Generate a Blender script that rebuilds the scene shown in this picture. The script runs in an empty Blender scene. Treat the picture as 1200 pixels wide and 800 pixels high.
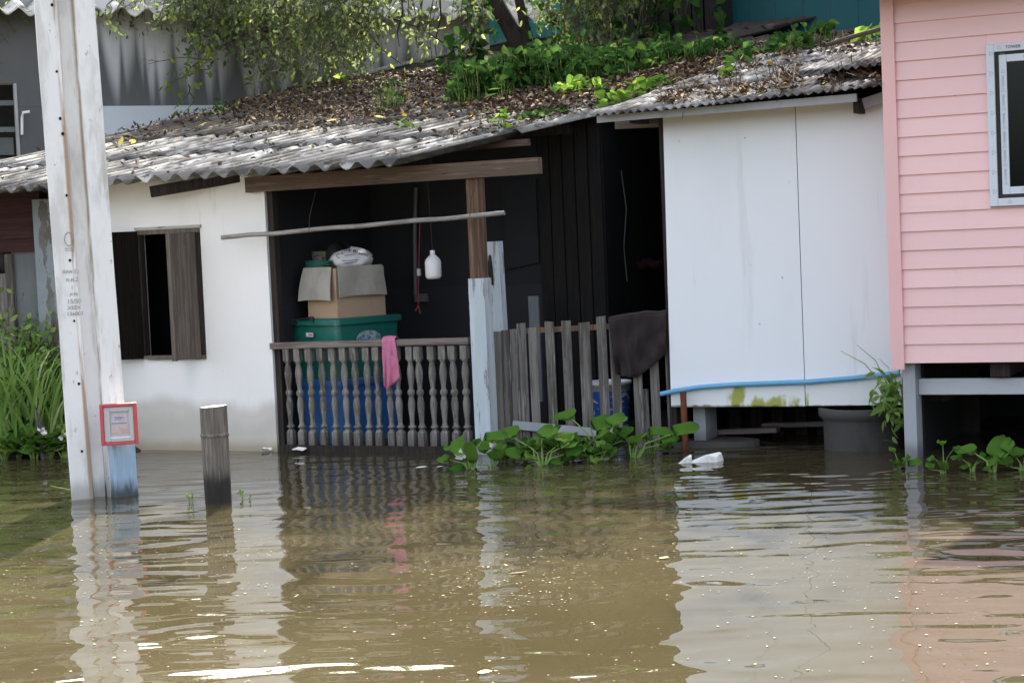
import bpy, bmesh, math, random
import numpy as np
from mathutils import Vector, Matrix, noise as mnoise

rnd = random.Random(11)
scn = bpy.context.scene
COL = scn.collection
rad = math.radians

# ------------------------------------------------------------------ camera
# world: X runs along the house front, Y into the houses, Z up, flood water at z = 0
F = 2100.0
def cam_basis(yaw, pitch, roll):
    f = Vector((-math.sin(yaw)*math.cos(pitch), math.cos(yaw)*math.cos(pitch), -math.sin(pitch)))
    r = Vector((math.cos(yaw), math.sin(yaw), 0)); u = r.cross(f)
    return math.cos(roll)*r + math.sin(roll)*u, -math.sin(roll)*r + math.cos(roll)*u, f
CR, CU, CF = cam_basis(rad(25.2), rad(3.1), rad(-2.5))
CAM = Vector((7.467, -11.570, 1.5))
cd = bpy.data.cameras.new('camera'); cam = bpy.data.objects.new('camera', cd); COL.objects.link(cam)
cam.matrix_world = Matrix(((CR.x, CU.x, -CF.x, CAM.x), (CR.y, CU.y, -CF.y, CAM.y), (CR.z, CU.z, -CF.z, CAM.z), (0, 0, 0, 1)))
cd.sensor_width = 36.0; cd.lens = 36.0*F/1200.0; cd.clip_start = 0.1; cd.clip_end = 2000
scn.camera = cam

# ------------------------------------------------------------------ light
SUN_EL, SUN_AZ = rad(42), rad(-22)            # azimuth from +Y towards +X: high behind the houses
S = Vector((math.sin(SUN_AZ)*math.cos(SUN_EL), math.cos(SUN_AZ)*math.cos(SUN_EL), math.sin(SUN_EL)))
w = bpy.data.worlds.new('World'); scn.world = w; w.use_nodes = True
wn = w.node_tree.nodes; wl = w.node_tree.links
sky = wn.new('ShaderNodeTexSky'); sky.sky_type = 'NISHITA'; sky.sun_disc = False
sky.sun_elevation = SUN_EL; sky.sun_rotation = SUN_AZ; sky.dust_density = 6.0; sky.air_density = 1.0; sky.ozone_density = 1.0
hz = wn.new('ShaderNodeHueSaturation'); hz.inputs['Saturation'].default_value = 0.52   # thin bright cloud veil: a paler sky
wl.new(sky.outputs[0], hz.inputs['Color']); wl.new(hz.outputs[0], wn['Background'].inputs[0]); wn['Background'].inputs[1].default_value = 0.15
sl = bpy.data.lights.new('sun', 'SUN'); sl.energy = 4.9; sl.angle = rad(0.6); sl.color = (1.0, 0.95, 0.86)
so = bpy.data.objects.new('sun', sl); COL.objects.link(so); so.rotation_euler = S.to_track_quat('Z', 'Y').to_euler()
scn.view_settings.view_transform = 'Standard'; scn.view_settings.look = 'None'
scn.view_settings.exposure = 2.15; scn.view_settings.gamma = 1; scn.view_settings.use_curve_mapping = False
scn.render.engine = 'CYCLES'; scn.cycles.max_bounces = 8; scn.cycles.use_denoising = True
scn.cycles.caustics_reflective = False; scn.cycles.caustics_refractive = False

# ------------------------------------------------------------------ measuring helpers: pixel of the survey -> point on a real plane
def ray(x, y): return (CR*(x-600) + CU*(400-y) + CF*F)/F
def pt(x, y, Y): d = ray(x, y); return CAM + d*((Y-CAM.y)/d.y)
def gz(x, y, Z=0.0): d = ray(x, y); return CAM + d*((Z-CAM.z)/d.z)
def pl(x, y, p0, n): d = ray(x, y); return CAM + d*((Vector(p0)-CAM).dot(n)/d.dot(n))

# ------------------------------------------------------------------ materials
MATS = {}
def mat(name, base, rough=0.8, layers=(), bump=None, spec=0.3, trans=0.0, coord='pos', metal=0.0):
    """layers: (kind, colour, lo, hi, params...)
       noise: scale vector, detail | island: - | zband: z0 z1 noise scale amp | xband: axis centre halfwidth noise
       each layer mixes its colour over the stack where its mask is 1"""
    m = bpy.data.materials.new(name); m.use_nodes = True; MATS[name] = m
    nt = m.node_tree; N = nt.nodes; L = nt.links
    b = N['Principled BSDF']; b.inputs['Roughness'].default_value = rough
    b.inputs['Specular IOR Level'].default_value = spec; b.inputs['Metallic'].default_value = metal
    if coord == 'pos':
        co = N.new('ShaderNodeNewGeometry').outputs['Position']
    else:
        co = N.new('ShaderNodeTexCoord').outputs['Object']
    def math_(op, a, bb=None, cl=False):
        n = N.new('ShaderNodeMath'); n.operation = op; n.use_clamp = cl
        for i, v in enumerate((a, bb)):
            if v is None: continue
            if isinstance(v, (int, float)): n.inputs[i].default_value = v
            else: L.new(v, n.inputs[i])
        return n.outputs[0]
    def noise_(scale, detail=4, rough_=0.6, off=0.0):
        mp = N.new('ShaderNodeMapping'); mp.inputs['Scale'].default_value = scale if hasattr(scale, '__len__') else (scale,)*3
        mp.inputs['Location'].default_value = (off, off*1.7, off*.6)
        L.new(co, mp.inputs['Vector'])
        n = N.new('ShaderNodeTexNoise'); n.inputs['Scale'].default_value = 1.0; n.inputs['Detail'].default_value = detail
        n.inputs['Roughness'].default_value = rough_
        L.new(mp.outputs[0], n.inputs['Vector']); return n.outputs['Fac']
    def ramp(v, lo, hi):
        mr = N.new('ShaderNodeMapRange'); mr.interpolation_type = 'SMOOTHSTEP'
        L.new(v, mr.inputs['Value'])
        if lo <= hi:
            mr.inputs['From Min'].default_value = lo; mr.inputs['From Max'].default_value = hi
            mr.inputs['To Min'].default_value = 0; mr.inputs['To Max'].default_value = 1
        else:
            mr.inputs['From Min'].default_value = hi; mr.inputs['From Max'].default_value = lo
            mr.inputs['To Min'].default_value = 1; mr.inputs['To Max'].default_value = 0
        return mr.outputs['Result']
    cur = None
    def mix(cur, col, mask, op=1.0):
        mx = N.new('ShaderNodeMix'); mx.data_type = 'RGBA'
        if cur is None: mx.inputs[6].default_value = (*base, 1)
        else: L.new(cur, mx.inputs[6])
        mx.inputs[7].default_value = (*col, 1)
        if op != 1.0: mask = math_('MULTIPLY', mask, op)
        L.new(mask, mx.inputs[0]); return mx.outputs[2]
    sep = None
    def axis(i):
        nonlocal sep
        if sep is None:
            s = N.new('ShaderNodeSeparateXYZ'); L.new(co, s.inputs[0]); sep = s
        return sep.outputs[i]
    for k, ly in enumerate(layers):
        kind, col, lo, hi = ly[:4]; op = ly[5] if len(ly) > 5 else 1.0
        if kind == 'noise':
            mask = ramp(noise_(ly[4], 5, .62, k*3.1), lo, hi)
        elif kind == 'island':
            g = N.new('ShaderNodeNewGeometry'); mask = ramp(g.outputs['Random Per Island'], lo, hi)
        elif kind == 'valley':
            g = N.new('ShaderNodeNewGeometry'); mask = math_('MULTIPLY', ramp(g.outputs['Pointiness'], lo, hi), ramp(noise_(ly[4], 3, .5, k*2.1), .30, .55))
        elif kind == 'object':
            g = N.new('ShaderNodeObjectInfo'); mask = ramp(g.outputs['Random'], lo, hi)
        elif kind == 'z':                       # ly[4] = (noise scale, amp)
            ns, amp = ly[4]
            v = math_('ADD', axis(2), math_('MULTIPLY', math_('SUBTRACT', noise_(ns, 4, .6, k*2.3), .5), amp))
            mask = ramp(v, lo, hi)
        elif kind == 'streak':                  # fingers rising from z lo to z hi along a wall
            ns, amp, z0 = ly[4]
            v = math_('SUBTRACT', axis(2), math_('MULTIPLY', noise_(ns, 2, .4, k*2.3), amp))
            mask = ramp(v, hi, lo)
        elif kind == 'x':                       # band along an axis, broken by noise
            ax, c, hw, ns, th = ly[4]
            v = math_('ABSOLUTE', math_('SUBTRACT', axis(ax), c))
            mask = math_('MULTIPLY', ramp(v, hw, hw*.25), ramp(noise_(ns, 4, .6, k*1.3), th, th+.12))
        cur = mix(cur, col, mask, op)
    if cur is None: b.inputs['Base Color'].default_value = (*base, 1)
    else: L.new(cur, b.inputs['Base Color'])
    if bump:
        bn = N.new('ShaderNodeBump'); bn.inputs['Distance'].default_value = bump[1]; bn.inputs['Strength'].default_value = 1.0
        L.new(noise_(bump[0], 5, .65, 7.7), bn.inputs['Height']); L.new(bn.outputs[0], b.inputs['Normal'])
    if trans:
        t = N.new('ShaderNodeBsdfTranslucent'); ms = N.new('ShaderNodeMixShader'); ms.inputs[0].default_value = trans
        if cur is not None:
            hs = N.new('ShaderNodeHueSaturation'); hs.inputs['Value'].default_value = 1.5; hs.inputs['Hue'].default_value = .485
            L.new(cur, hs.inputs['Color']); L.new(hs.outputs[0], t.inputs[0])
        else: t.inputs[0].default_value = (*base, 1)
        L.new(b.outputs[0], ms.inputs[1]); L.new(t.outputs[0], ms.inputs[2]); L.new(ms.outputs[0], N['Material Output'].inputs[0])
    return m

def leafmat(name, c1, c2, c3, trans=.35, rough=.55):
    return mat(name, c1, rough, [('island', c2, .3, .75, 0), ('island', c3, .82, .97, 0)], trans=trans, spec=0.0)

plaster = mat('white_plaster', (.80, .80, .80), .85, [
    ('noise', (.66, .65, .62), .55, .75, (1.2, 1.2, .8), .5),
    ('noise', (.50, .47, .42), .68, .78, (9, 9, 2.5), .5),
    ('z', (.52, .49, .44), .42, .30, ((1.9, 1.9, .35), .34), .80),
    ('noise', (.42, .39, .34), .60, .74, (7, 7, .8), .45),
    ('z', (.46, .43, .38), .30, .18, ((5, 5, .5), .25), .5),
    ('z', (.33, .27, .185), .12, .02, ((2.5, 2.5, 2), .10), .75),
    ('noise', (.16, .14, .12), .73, .76, (17, 17, 12), .7)], bump=((60, 60, 60), .0015))
graywall = mat('mildewed_cement', (.60, .60, .61), .9, [
    ('noise', (.48, .48, .485), .45, .7, (1.3, 1.3, .5), .8),
    ('streak', (.035, .036, .036), -.1, .35, ((3.2, 3.2, .05), 0, 0), 0.0)], bump=((30, 30, 30), .002))
bluewall = mat('pale_blue_base', (.58, .63, .67), .85, [('noise', (.05, .055, .06), .64, .70, (6, 6, 7), .85), ('noise', (.36, .40, .43), .5, .7, (2, 2, 2), .6)])
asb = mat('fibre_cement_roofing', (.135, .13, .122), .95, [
    ('island', (.21, .205, .195), .3, 1.0, 0),
    ('noise', (.46, .45, .43), .52, .62, (7, .8, 5), .85),
    ('noise', (.060, .057, .052), .47, .60, (5, .9, 4), .85),
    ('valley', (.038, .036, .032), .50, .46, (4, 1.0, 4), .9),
    ('noise', (.040, .038, .034), .55, .63, (14, 5, 14), .8),
    ('noise', (.55, .54, .50), .66, .72, (40, 30, 40), .7),
    ('z', (.060, .047, .034), 2.42, 2.72, ((2.2, 1.2, 2), .7), .85)], bump=((70, 50, 70), .003))
asb2 = mat('small_wave_roofing', (.17, .165, .16), .95, [
    ('noise', (.44, .43, .42), .50, .60, (5, 3, 5), .85),
    ('noise', (.065, .055, .045), .48, .60, (5, 3, 7), .9),
    ('noise', (.04, .035, .03), .62, .70, (26, 26, 26), .7)], bump=((70, 50, 70), .003))
asb3 = mat('large_wave_roofing', (.50, .49, .46), .95, [('noise', (.70, .68, .60), .5, .6, (8, 8, 8), .9), ('noise', (.12, .11, .09), .57, .66, (7, 7, 7), .8)])
panelm = mat('white_panel', (.84, .86, .885), .55, [
    ('noise', (.79, .81, .835), .5, .7, (1.5, 1.5, .6), .6),
    ('noise', (.30, .30, .28), .70, .73, (13, 13, 9), .6), ('noise', (.68, .69, .70), .58, .74, (7, 7, .6), .6),
    ('z', (.78, .79, .76), .46, .42, ((3, 3, 1), .05), .7),
    ('x', (.42, .44, .07), 0, 0, (0, 3.66, .22, (9, 9, 7), .47), .0)], spec=.35)
pink = mat('pink_board_paint', (.88, .57, .55), .35, [('noise', (.84, .54, .535), .45, .7, (2.5, 2.5, 6), .6),
    ('island', (.80, .50, .495), .2, 1.0, 0, .5), ('noise', (.45, .22, .2), .715, .745, (11, 11, 11), .6), ('noise', (.78, .53, .51), .55, .72, (5, 5, .8), .6)], bump=((14, 14, 90), .0006), spec=.55)
pinktrim = mat('pink_trim_paint', (.82, .50, .49), .4, [('noise', (.80, .475, .465), .5, .7, (5, 5, 2), .5)], spec=.35)
concrete = mat('pole_concrete', (.88, .865, .845), .9, [
    ('noise', (.60, .575, .54), .48, .62, (4.5, 4.5, 1.1), .65), ('noise', (.42, .385, .33), .58, .70, (9, 9, 1.0), .6),
    ('x', (.40, .25, .15), 0, 0, (0, -.060, .020, (14, 14, .9), .42), .9),
    ('x', (.33, .24, .17), 0, 0, (0, .048, .014, (9, 9, 1.3), .40), .85),
    ('x', (.33, .14, .08), 0, 0, (0, .03, .02, (14, 14, 2.2), .58), .8),
    ('z', (.36, .33, .28), .16, .03, ((6, 6, 3), .12), .7),
    ('noise', (.25, .22, .18), .66, .70, (20, 20, 9), .7), ('noise', (.45, .36, .28), .62, .72, (8, 8, .7), .55)], bump=((45, 45, 25), .004), coord='obj')
colm = mat('peeling_column', (.22, .25, .27), .9, [('noise', (.115, .10, .09), .52, .535, (7, 7, 2.6)), ('noise', (.27, .30, .32), .4, .7, (4, 4, 3), .4)], bump=((9, 9, 4), .014))
def wood(name, c1, c2, c3, stretch=(38, 38, 1.7), rough=.85, extra=()):
    return mat(name, c1, rough, [('noise', c2, .44, .54, stretch), ('object', c3, .2, 1.0, 0, .45), ('noise', c3, .56, .66, (stretch[0]*1.7, stretch[1]*1.7, stretch[2]*1.7), .85), ('noise', (c2[0]*.45, c2[1]*.45, c2[2]*.45), .60, .68, (stretch[0]*2.6, stretch[1]*2.6, stretch[2]*2.0), .85), *extra], bump=(stretch, .010))
wgrey = wood('weathered_grey_wood', (.165, .148, .132), (.080, .071, .063), (.29, .27, .245))
wgreyx = wood('weathered_rail_wood', (.20, .165, .15), (.125, .10, .09), (.26, .22, .20), (1.6, 36, 36))
wbal = wood('baluster_wood', (.185, .172, .155), (.095, .088, .077), (.30, .28, .25), (34, 34, 4), extra=[('z', (.09, .08, .07), .16, .04, ((8, 8, 4), .12), .8)])
wbrown = wood('old_brown_timber', (.155, .094, .06), (.085, .052, .036), (.22, .15, .10))
wbrownx = wood('old_brown_beam', (.070, .042, .032), (.032, .022, .017), (.20, .145, .105), (1.3, 28, 28))
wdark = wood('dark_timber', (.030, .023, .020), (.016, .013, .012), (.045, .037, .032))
wblack = wood('shade_dark_boards', (.0105, .009, .0085), (.006, .0055, .005), (.018, .015, .014))  # near-black: the deep shade inside the porch is put into the wood colour
wshut = wood('shutter_wood', (.125, .105, .088), (.085, .07, .058), (.17, .145, .12))
wshutd = wood('dark_shutter_wood', (.0065, .0048, .0042), (.004, .003, .0028), (.011, .008, .007), rough=.95)
wshutd.node_tree.nodes['Principled BSDF'].inputs['Specular IOR Level'].default_value = .08
wred = wood('red_brown_boards', (.055, .022, .020), (.035, .014, .014), (.075, .034, .03), (1.5, 30, 30))
wstump = wood('stump_wood', (.15, .125, .102), (.04, .034, .029), (.30, .265, .225), (38, 38, 2), extra=[('z', (.022, .019, .016), .22, .10, ((9, 9, 2), .18), .92)])
cutwood = mat('sunlit_cut_end', (.62, .58, .52), .9, [('noise', (.4, .36, .3), .5, .7, (30, 30, 30), .6)])  # sawn face, with the sunlight on the top put into its pale colour
bluep = mat('pale_blue_peeling_paint', (.46, .52, .555), .75, [
    ('noise', (.57, .63, .66), .45, .65, (14, 14, 1.2), .8),
    ('noise', (.20, .19, .18), .585, .615, (26, 26, 3.0), .8),
    ('z', (.30, .33, .34), .12, .0, ((8, 8, 4), .1), .8)], bump=((30, 30, 3), .002))
bluepost = mat('sky_blue_post_paint', (.36, .50, .64), .75, [
    ('noise', (.50, .62, .72), .45, .62, (22, 22, 1.8), .8),
    ('z', (.05, .055, .05), .13, .02, ((26, 26, 5), .22), .9),
    ('noise', (.10, .12, .13), .67, .70, (34, 34, 4), .8)], bump=((30, 30, 3), .002))
rust = mat('rusty_pipe', (.17, .06, .03), .9, [('noise', (.09, .03, .02), .45, .65, (25, 25, 8)), ('noise', (.36, .22, .17), .64, .69, (40, 40, 12))], bump=((60, 60, 40), .003))
greyp = mat('grey_post_paint', (.37, .385, .41), .6, [('noise', (.30, .31, .33), .5, .7, (6, 6, 2), .7), ('z', (.14, .14, .14), .14, .02, ((6, 6, 4), .1), .8)])
greybeam = mat('pale_grey_beam_paint', (.50, .52, .55), .6, [('noise', (.40, .41, .43), .5, .7, (2, 6, 6), .7)])
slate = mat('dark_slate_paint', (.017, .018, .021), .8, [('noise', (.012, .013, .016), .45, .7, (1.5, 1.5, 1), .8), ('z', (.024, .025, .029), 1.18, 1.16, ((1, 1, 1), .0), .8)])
greypan = mat('grey_wall_sheet', (.17, .185, .19), .85, [('noise', (.12, .13, .13), .45, .7, (3, 3, 1.2), .8), ('noise', (.06, .06, .06), .66, .70, (11, 11, 6), .7)])
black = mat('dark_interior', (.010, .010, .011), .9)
verydark = mat('bolt_hole_dark', (.012, .011, .010), .9)
conc2 = mat('grey_concrete', (.10, .097, .09), .95, [('noise', (.06, .057, .052), .45, .65, (6, 6, 4), .8), ('z', (.07, .065, .055), .10, .02, ((6, 6, 3), .08), .8)], bump=((40, 40, 40), .003))
tankm = mat('tank_concrete', (.070, .068, .064), .95, [('noise', (.045, .043, .04), .45, .65, (5, 5, 3), .8)], bump=((40, 40, 40), .003))
hosem = mat('blue_plastic_pipe', (.13, .38, .60), .4, [('noise', (.22, .46, .64), .5, .7, (5, 20, 20), .6)], spec=.5)
redpl = mat('red_plastic', (.58, .075, .085), .4, [('noise', (.50, .06, .07), .5, .7, (20, 20, 20), .5)], spec=.5)
greypl = mat('pale_grey_plastic', (.56, .57, .55), .5, spec=.5)
whitepl = mat('white_plastic', (.82, .82, .83), .35, spec=.5)
paper = mat('faded_paper', (.62, .56, .58), .8, [('noise', (.56, .42, .54), .45, .6, (70, 70, 60), .8), ('noise', (.70, .60, .50), .55, .68, (45, 45, 50), .7)])
paper2 = mat('pinkish_paper', (.64, .52, .52), .8, [('noise', (.60, .42, .42), .45, .6, (60, 60, 45), .8), ('noise', (.5, .42, .56), .6, .68, (70, 70, 60), .6)])
ink = mat('purple_ink', (.20, .17, .36), .8)
bink = mat('black_ink', (.055, .055, .06), .8)
bink2 = mat('faded_stencil_ink', (.36, .355, .35), .85)
greenpl = mat('green_plastic', (.012, .125, .098), .4, [('noise', (.016, .15, .115), .5, .7, (8, 8, 8), .5)], spec=.5)
bluepl = mat('blue_plastic', (.035, .145, .40), .4, [('noise', (.03, .12, .34), .5, .7, (8, 8, 8), .5)], spec=.5)
carton = mat('brown_cardboard', (.40, .29, .20), .9, [('noise', (.44, .23, .12), .60, .68, (7, 7, 5), .8), ('noise', (.34, .25, .17), .5, .7, (3, 3, 20), .4)])
carton2 = mat('grey_cardboard_flap', (.37, .35, .31), .9, [('noise', (.31, .29, .255), .45, .65, (9, 9, 9), .7)])
ropem = mat('green_net_cord', (.03, .14, .10), .8)
wovenm = mat('woven_basket', (.20, .18, .15), .9, [('noise', (.06, .05, .045), .5, .6, (60, 60, 60))])
darkpl = mat('dark_plastic', (.016, .016, .016), .5)
bagm = mat('white_plastic_bag', (.62, .62, .63), .4, [('noise', (.52, .52, .54), .45, .7, (16, 16, 16), .6)], spec=.5)
towel = mat('pink_towel', (.55, .185, .295), .95, [('noise', (.46, .14, .235), .45, .65, (30, 30, 12), .8), ('noise', (.62, .27, .37), .6, .7, (70, 70, 40), .5)], bump=((180, 180, 180), .003))
darkcloth = mat('dark_brown_cloth', (.030, .022, .023), .95, [('noise', (.022, .016, .017), .45, .65, (9, 9, 4), .8)], bump=((220, 220, 220), .003))
stickerm = mat('round_sticker', (.30, .38, .33), .6, [('noise', (.06, .14, .24), .5, .56, (38, 38, 38), .9), ('noise', (.5, .52, .5), .62, .68, (50, 50, 50), .7)])
stickerw = mat('white_sticker', (.65, .62, .62), .6)
stickerr = mat('red_print', (.55, .12, .14), .6)
metalc = mat('grey_conduit', (.12, .12, .125), .5)
redwire = mat('red_wire', (.42, .06, .08), .5)
dkwire = mat('dark_wire', (.03, .02, .02), .6)
bamboo = mat('grey_bamboo', (.28, .265, .245), .8, [('noise', (.17, .155, .14), .45, .6, (6, 40, 40), .8)])
alum = mat('film_covered_frame', (.62, .67, .74), .45, [('noise', (.68, .71, .76), .5, .7, (15, 15, 8), .7), ('noise', (.5, .5, .48), .68, .74, (25, 25, 15), .6)], spec=.5)
sash_gap = mat('window_gap_dark', (.028, .024, .023), .6)  # dark strip drawn for the shaded gap between frame and sash
glass = mat('dark_window_glass', (.005, .007, .007), .03, spec=.25)
turq = mat('turquoise_sheet', (.035, .30, .33), .6, [('noise', (.03, .25, .28), .45, .7, (3, 3, .6), .7)])
teal = mat('dark_teal_sheet', (.010, .095, .115), .55, [('noise', (.008, .075, .09), .45, .7, (3, 3, .6), .7)])
barkm = mat('dark_bark', (.040, .030, .024), .95, [('noise', (.022, .016, .013), .45, .6, (14, 14, 4), .9)], bump=((30, 30, 9), .012))
twigm = mat('grey_twig', (.085, .070, .055), .9)
mudm = mat('wet_mud', (.045, .036, .025), .7, [('noise', (.03, .025, .017), .4, .6, (5, 5, 5))])
foam = mat('white_foam', (.72, .71, .68), .8, [('noise', (.5, .47, .4), .55, .7, (30, 30, 30), .7)])
bunchb = mat('blue_fabric', (.012, .02, .08), .9)
bunchr = mat('red_fabric', (.022, .003, .004), .9)
labelb = mat('blue_printed_label', (.045, .11, .42), .5, [('noise', (.55, .56, .58), .56, .58, (9, 9, 22), .9)])

lf_tree = leafmat('grey_green_tree_leaf', (.085, .12, .045), (.14, .18, .085), (.30, .37, .08), .45)
lf_crown = leafmat('crown_leaf', (.05, .075, .025), (.075, .105, .035), (.16, .20, .05))
lf_bright = leafmat('bright_sprig_leaf', (.13, .20, .035), (.19, .26, .05), (.30, .30, .06), .45)
lf_vine = leafmat('vine_leaf', (.022, .062, .015), (.042, .100, .024), (.10, .18, .035), .3)
lf_lime = leafmat('lime_leaf', (.10, .20, .03), (.14, .26, .04), (.24, .31, .07), .4)
lf_reed = leafmat('reed_blade', (.18, .31, .075), (.26, .39, .12), (.40, .46, .25), .35)
lf_shrub = leafmat('shrub_leaf', (.17, .28, .07), (.23, .35, .10), (.36, .43, .14), .4)
lf_hya = leafmat('hyacinth_leaf', (.055, .135, .022), (.095, .20, .034), (.24, .31, .07), .3, .35)
lf_hyad = leafmat('hyacinth_leaf_deep', (.05, .12, .025), (.085, .18, .035), (.16, .26, .055), .3, .35)
stalk = mat('pale_stalk', (.17, .26, .06), .6, [('island', (.26, .30, .10), .5, .9, 0)])
flowerm = mat('white_petals', (.72, .72, .70), .8)
litterm = mat('dead_leaf', (.055, .036, .024), .9, [('island', (.12, .075, .045), .25, .7, 0), ('island', (.33, .25, .16), .80, .92, 0), ('island', (.48, .32, .05), .965, .985, 0)])
yellowlf = mat('yellow_fallen_leaf', (.55, .42, .06), .7)

# mildew on the old grey wall: dark fingers of uneven height (stains on the wall itself)
def mildew_nodes(m, z0, e):
    nt = m.node_tree; N = nt.nodes; L = nt.links
    b = N['Principled BSDF']; src = b.inputs['Base Color'].links[0].from_socket
    g = N.new('ShaderNodeNewGeometry'); dot = N.new('ShaderNodeVectorMath'); dot.operation = 'DOT_PRODUCT'; dot.inputs[1].default_value = (*e, 0)
    L.new(g.outputs['Position'], dot.inputs[0])
    sep = N.new('ShaderNodeSeparateXYZ'); L.new(g.outputs['Position'], sep.inputs[0])
    def nz(scale, w_, det=2.0):
        n = N.new('ShaderNodeTexNoise'); n.noise_dimensions = '1D'; n.inputs['Scale'].default_value = scale; n.inputs['Detail'].default_value = det
        L.new(dot.outputs['Value'], n.inputs['W']); return n.outputs['Fac']
    def ma(op, a, bb):
        n = N.new('ShaderNodeMath'); n.operation = op
        for i, v in enumerate((a, bb)):
            if isinstance(v, (int, float)): n.inputs[i].default_value = v
            else: L.new(v, n.inputs[i])
        return n.outputs[0]
    ping = N.new('ShaderNodeMath'); ping.operation = 'PINGPONG'; ping.inputs[1].default_value = .5
    L.new(ma('ADD', ma('MULTIPLY', dot.outputs['Value'], 2.9), ma('MULTIPLY', nz(1.3, 0), 2.0)), ping.inputs[0])
    ping2 = N.new('ShaderNodeMath'); ping2.operation = 'PINGPONG'; ping2.inputs[1].default_value = .5
    L.new(ma('ADD', ma('MULTIPLY', dot.outputs['Value'], 5.3), ma('MULTIPLY', nz(2.1, 0), 3.1)), ping2.inputs[0])
    hb = ma('MULTIPLY', ma('POWER', ma('MULTIPLY', ping2.outputs[0], 2.0), 1.1), ma('MULTIPLY', ma('SUBTRACT', nz(1.3, 0, 2.0), .30), 1.9))
    h = ma('ADD', ma('MULTIPLY', ma('POWER', ma('MULTIPLY', ping.outputs[0], 2.0), 1.35), ma('ADD', ma('MULTIPLY', nz(1.9, 0, 3.0), 1.05), .02)), ma('MULTIPLY', ma('SUBTRACT', nz(3.1, 1, 4.0), .42), .7))
    h = ma('ADD', ma('MAXIMUM', h, hb), .16)
    lf = N.new('ShaderNodeMapRange'); lf.interpolation_type = 'SMOOTHSTEP'; lf.inputs['From Min'].default_value = LEFT_S-.25; lf.inputs['From Max'].default_value = LEFT_S+.35; lf.inputs['To Min'].default_value = 1.0; lf.inputs['To Max'].default_value = 0
    L.new(dot.outputs['Value'], lf.inputs['Value']); h = ma('ADD', h, lf.outputs[0])
    v = ma('SUBTRACT', ma('SUBTRACT', sep.outputs[2], z0), h)
    mr = N.new('ShaderNodeMapRange'); mr.interpolation_type = 'SMOOTHSTEP'
    mr.inputs['From Min'].default_value = -.42; mr.inputs['From Max'].default_value = .20; mr.inputs['To Min'].default_value = .84; mr.inputs['To Max'].default_value = 0
    L.new(v, mr.inputs['Value'])
    mx = N.new('ShaderNodeMix'); mx.data_type = 'RGBA'; L.new(src, mx.inputs[6]); mx.inputs[7].default_value = (.034, .035, .034, 1)
    L.new(mr.outputs[0], mx.inputs[0]); L.new(mx.outputs[2], b.inputs['Base Color'])

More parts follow.
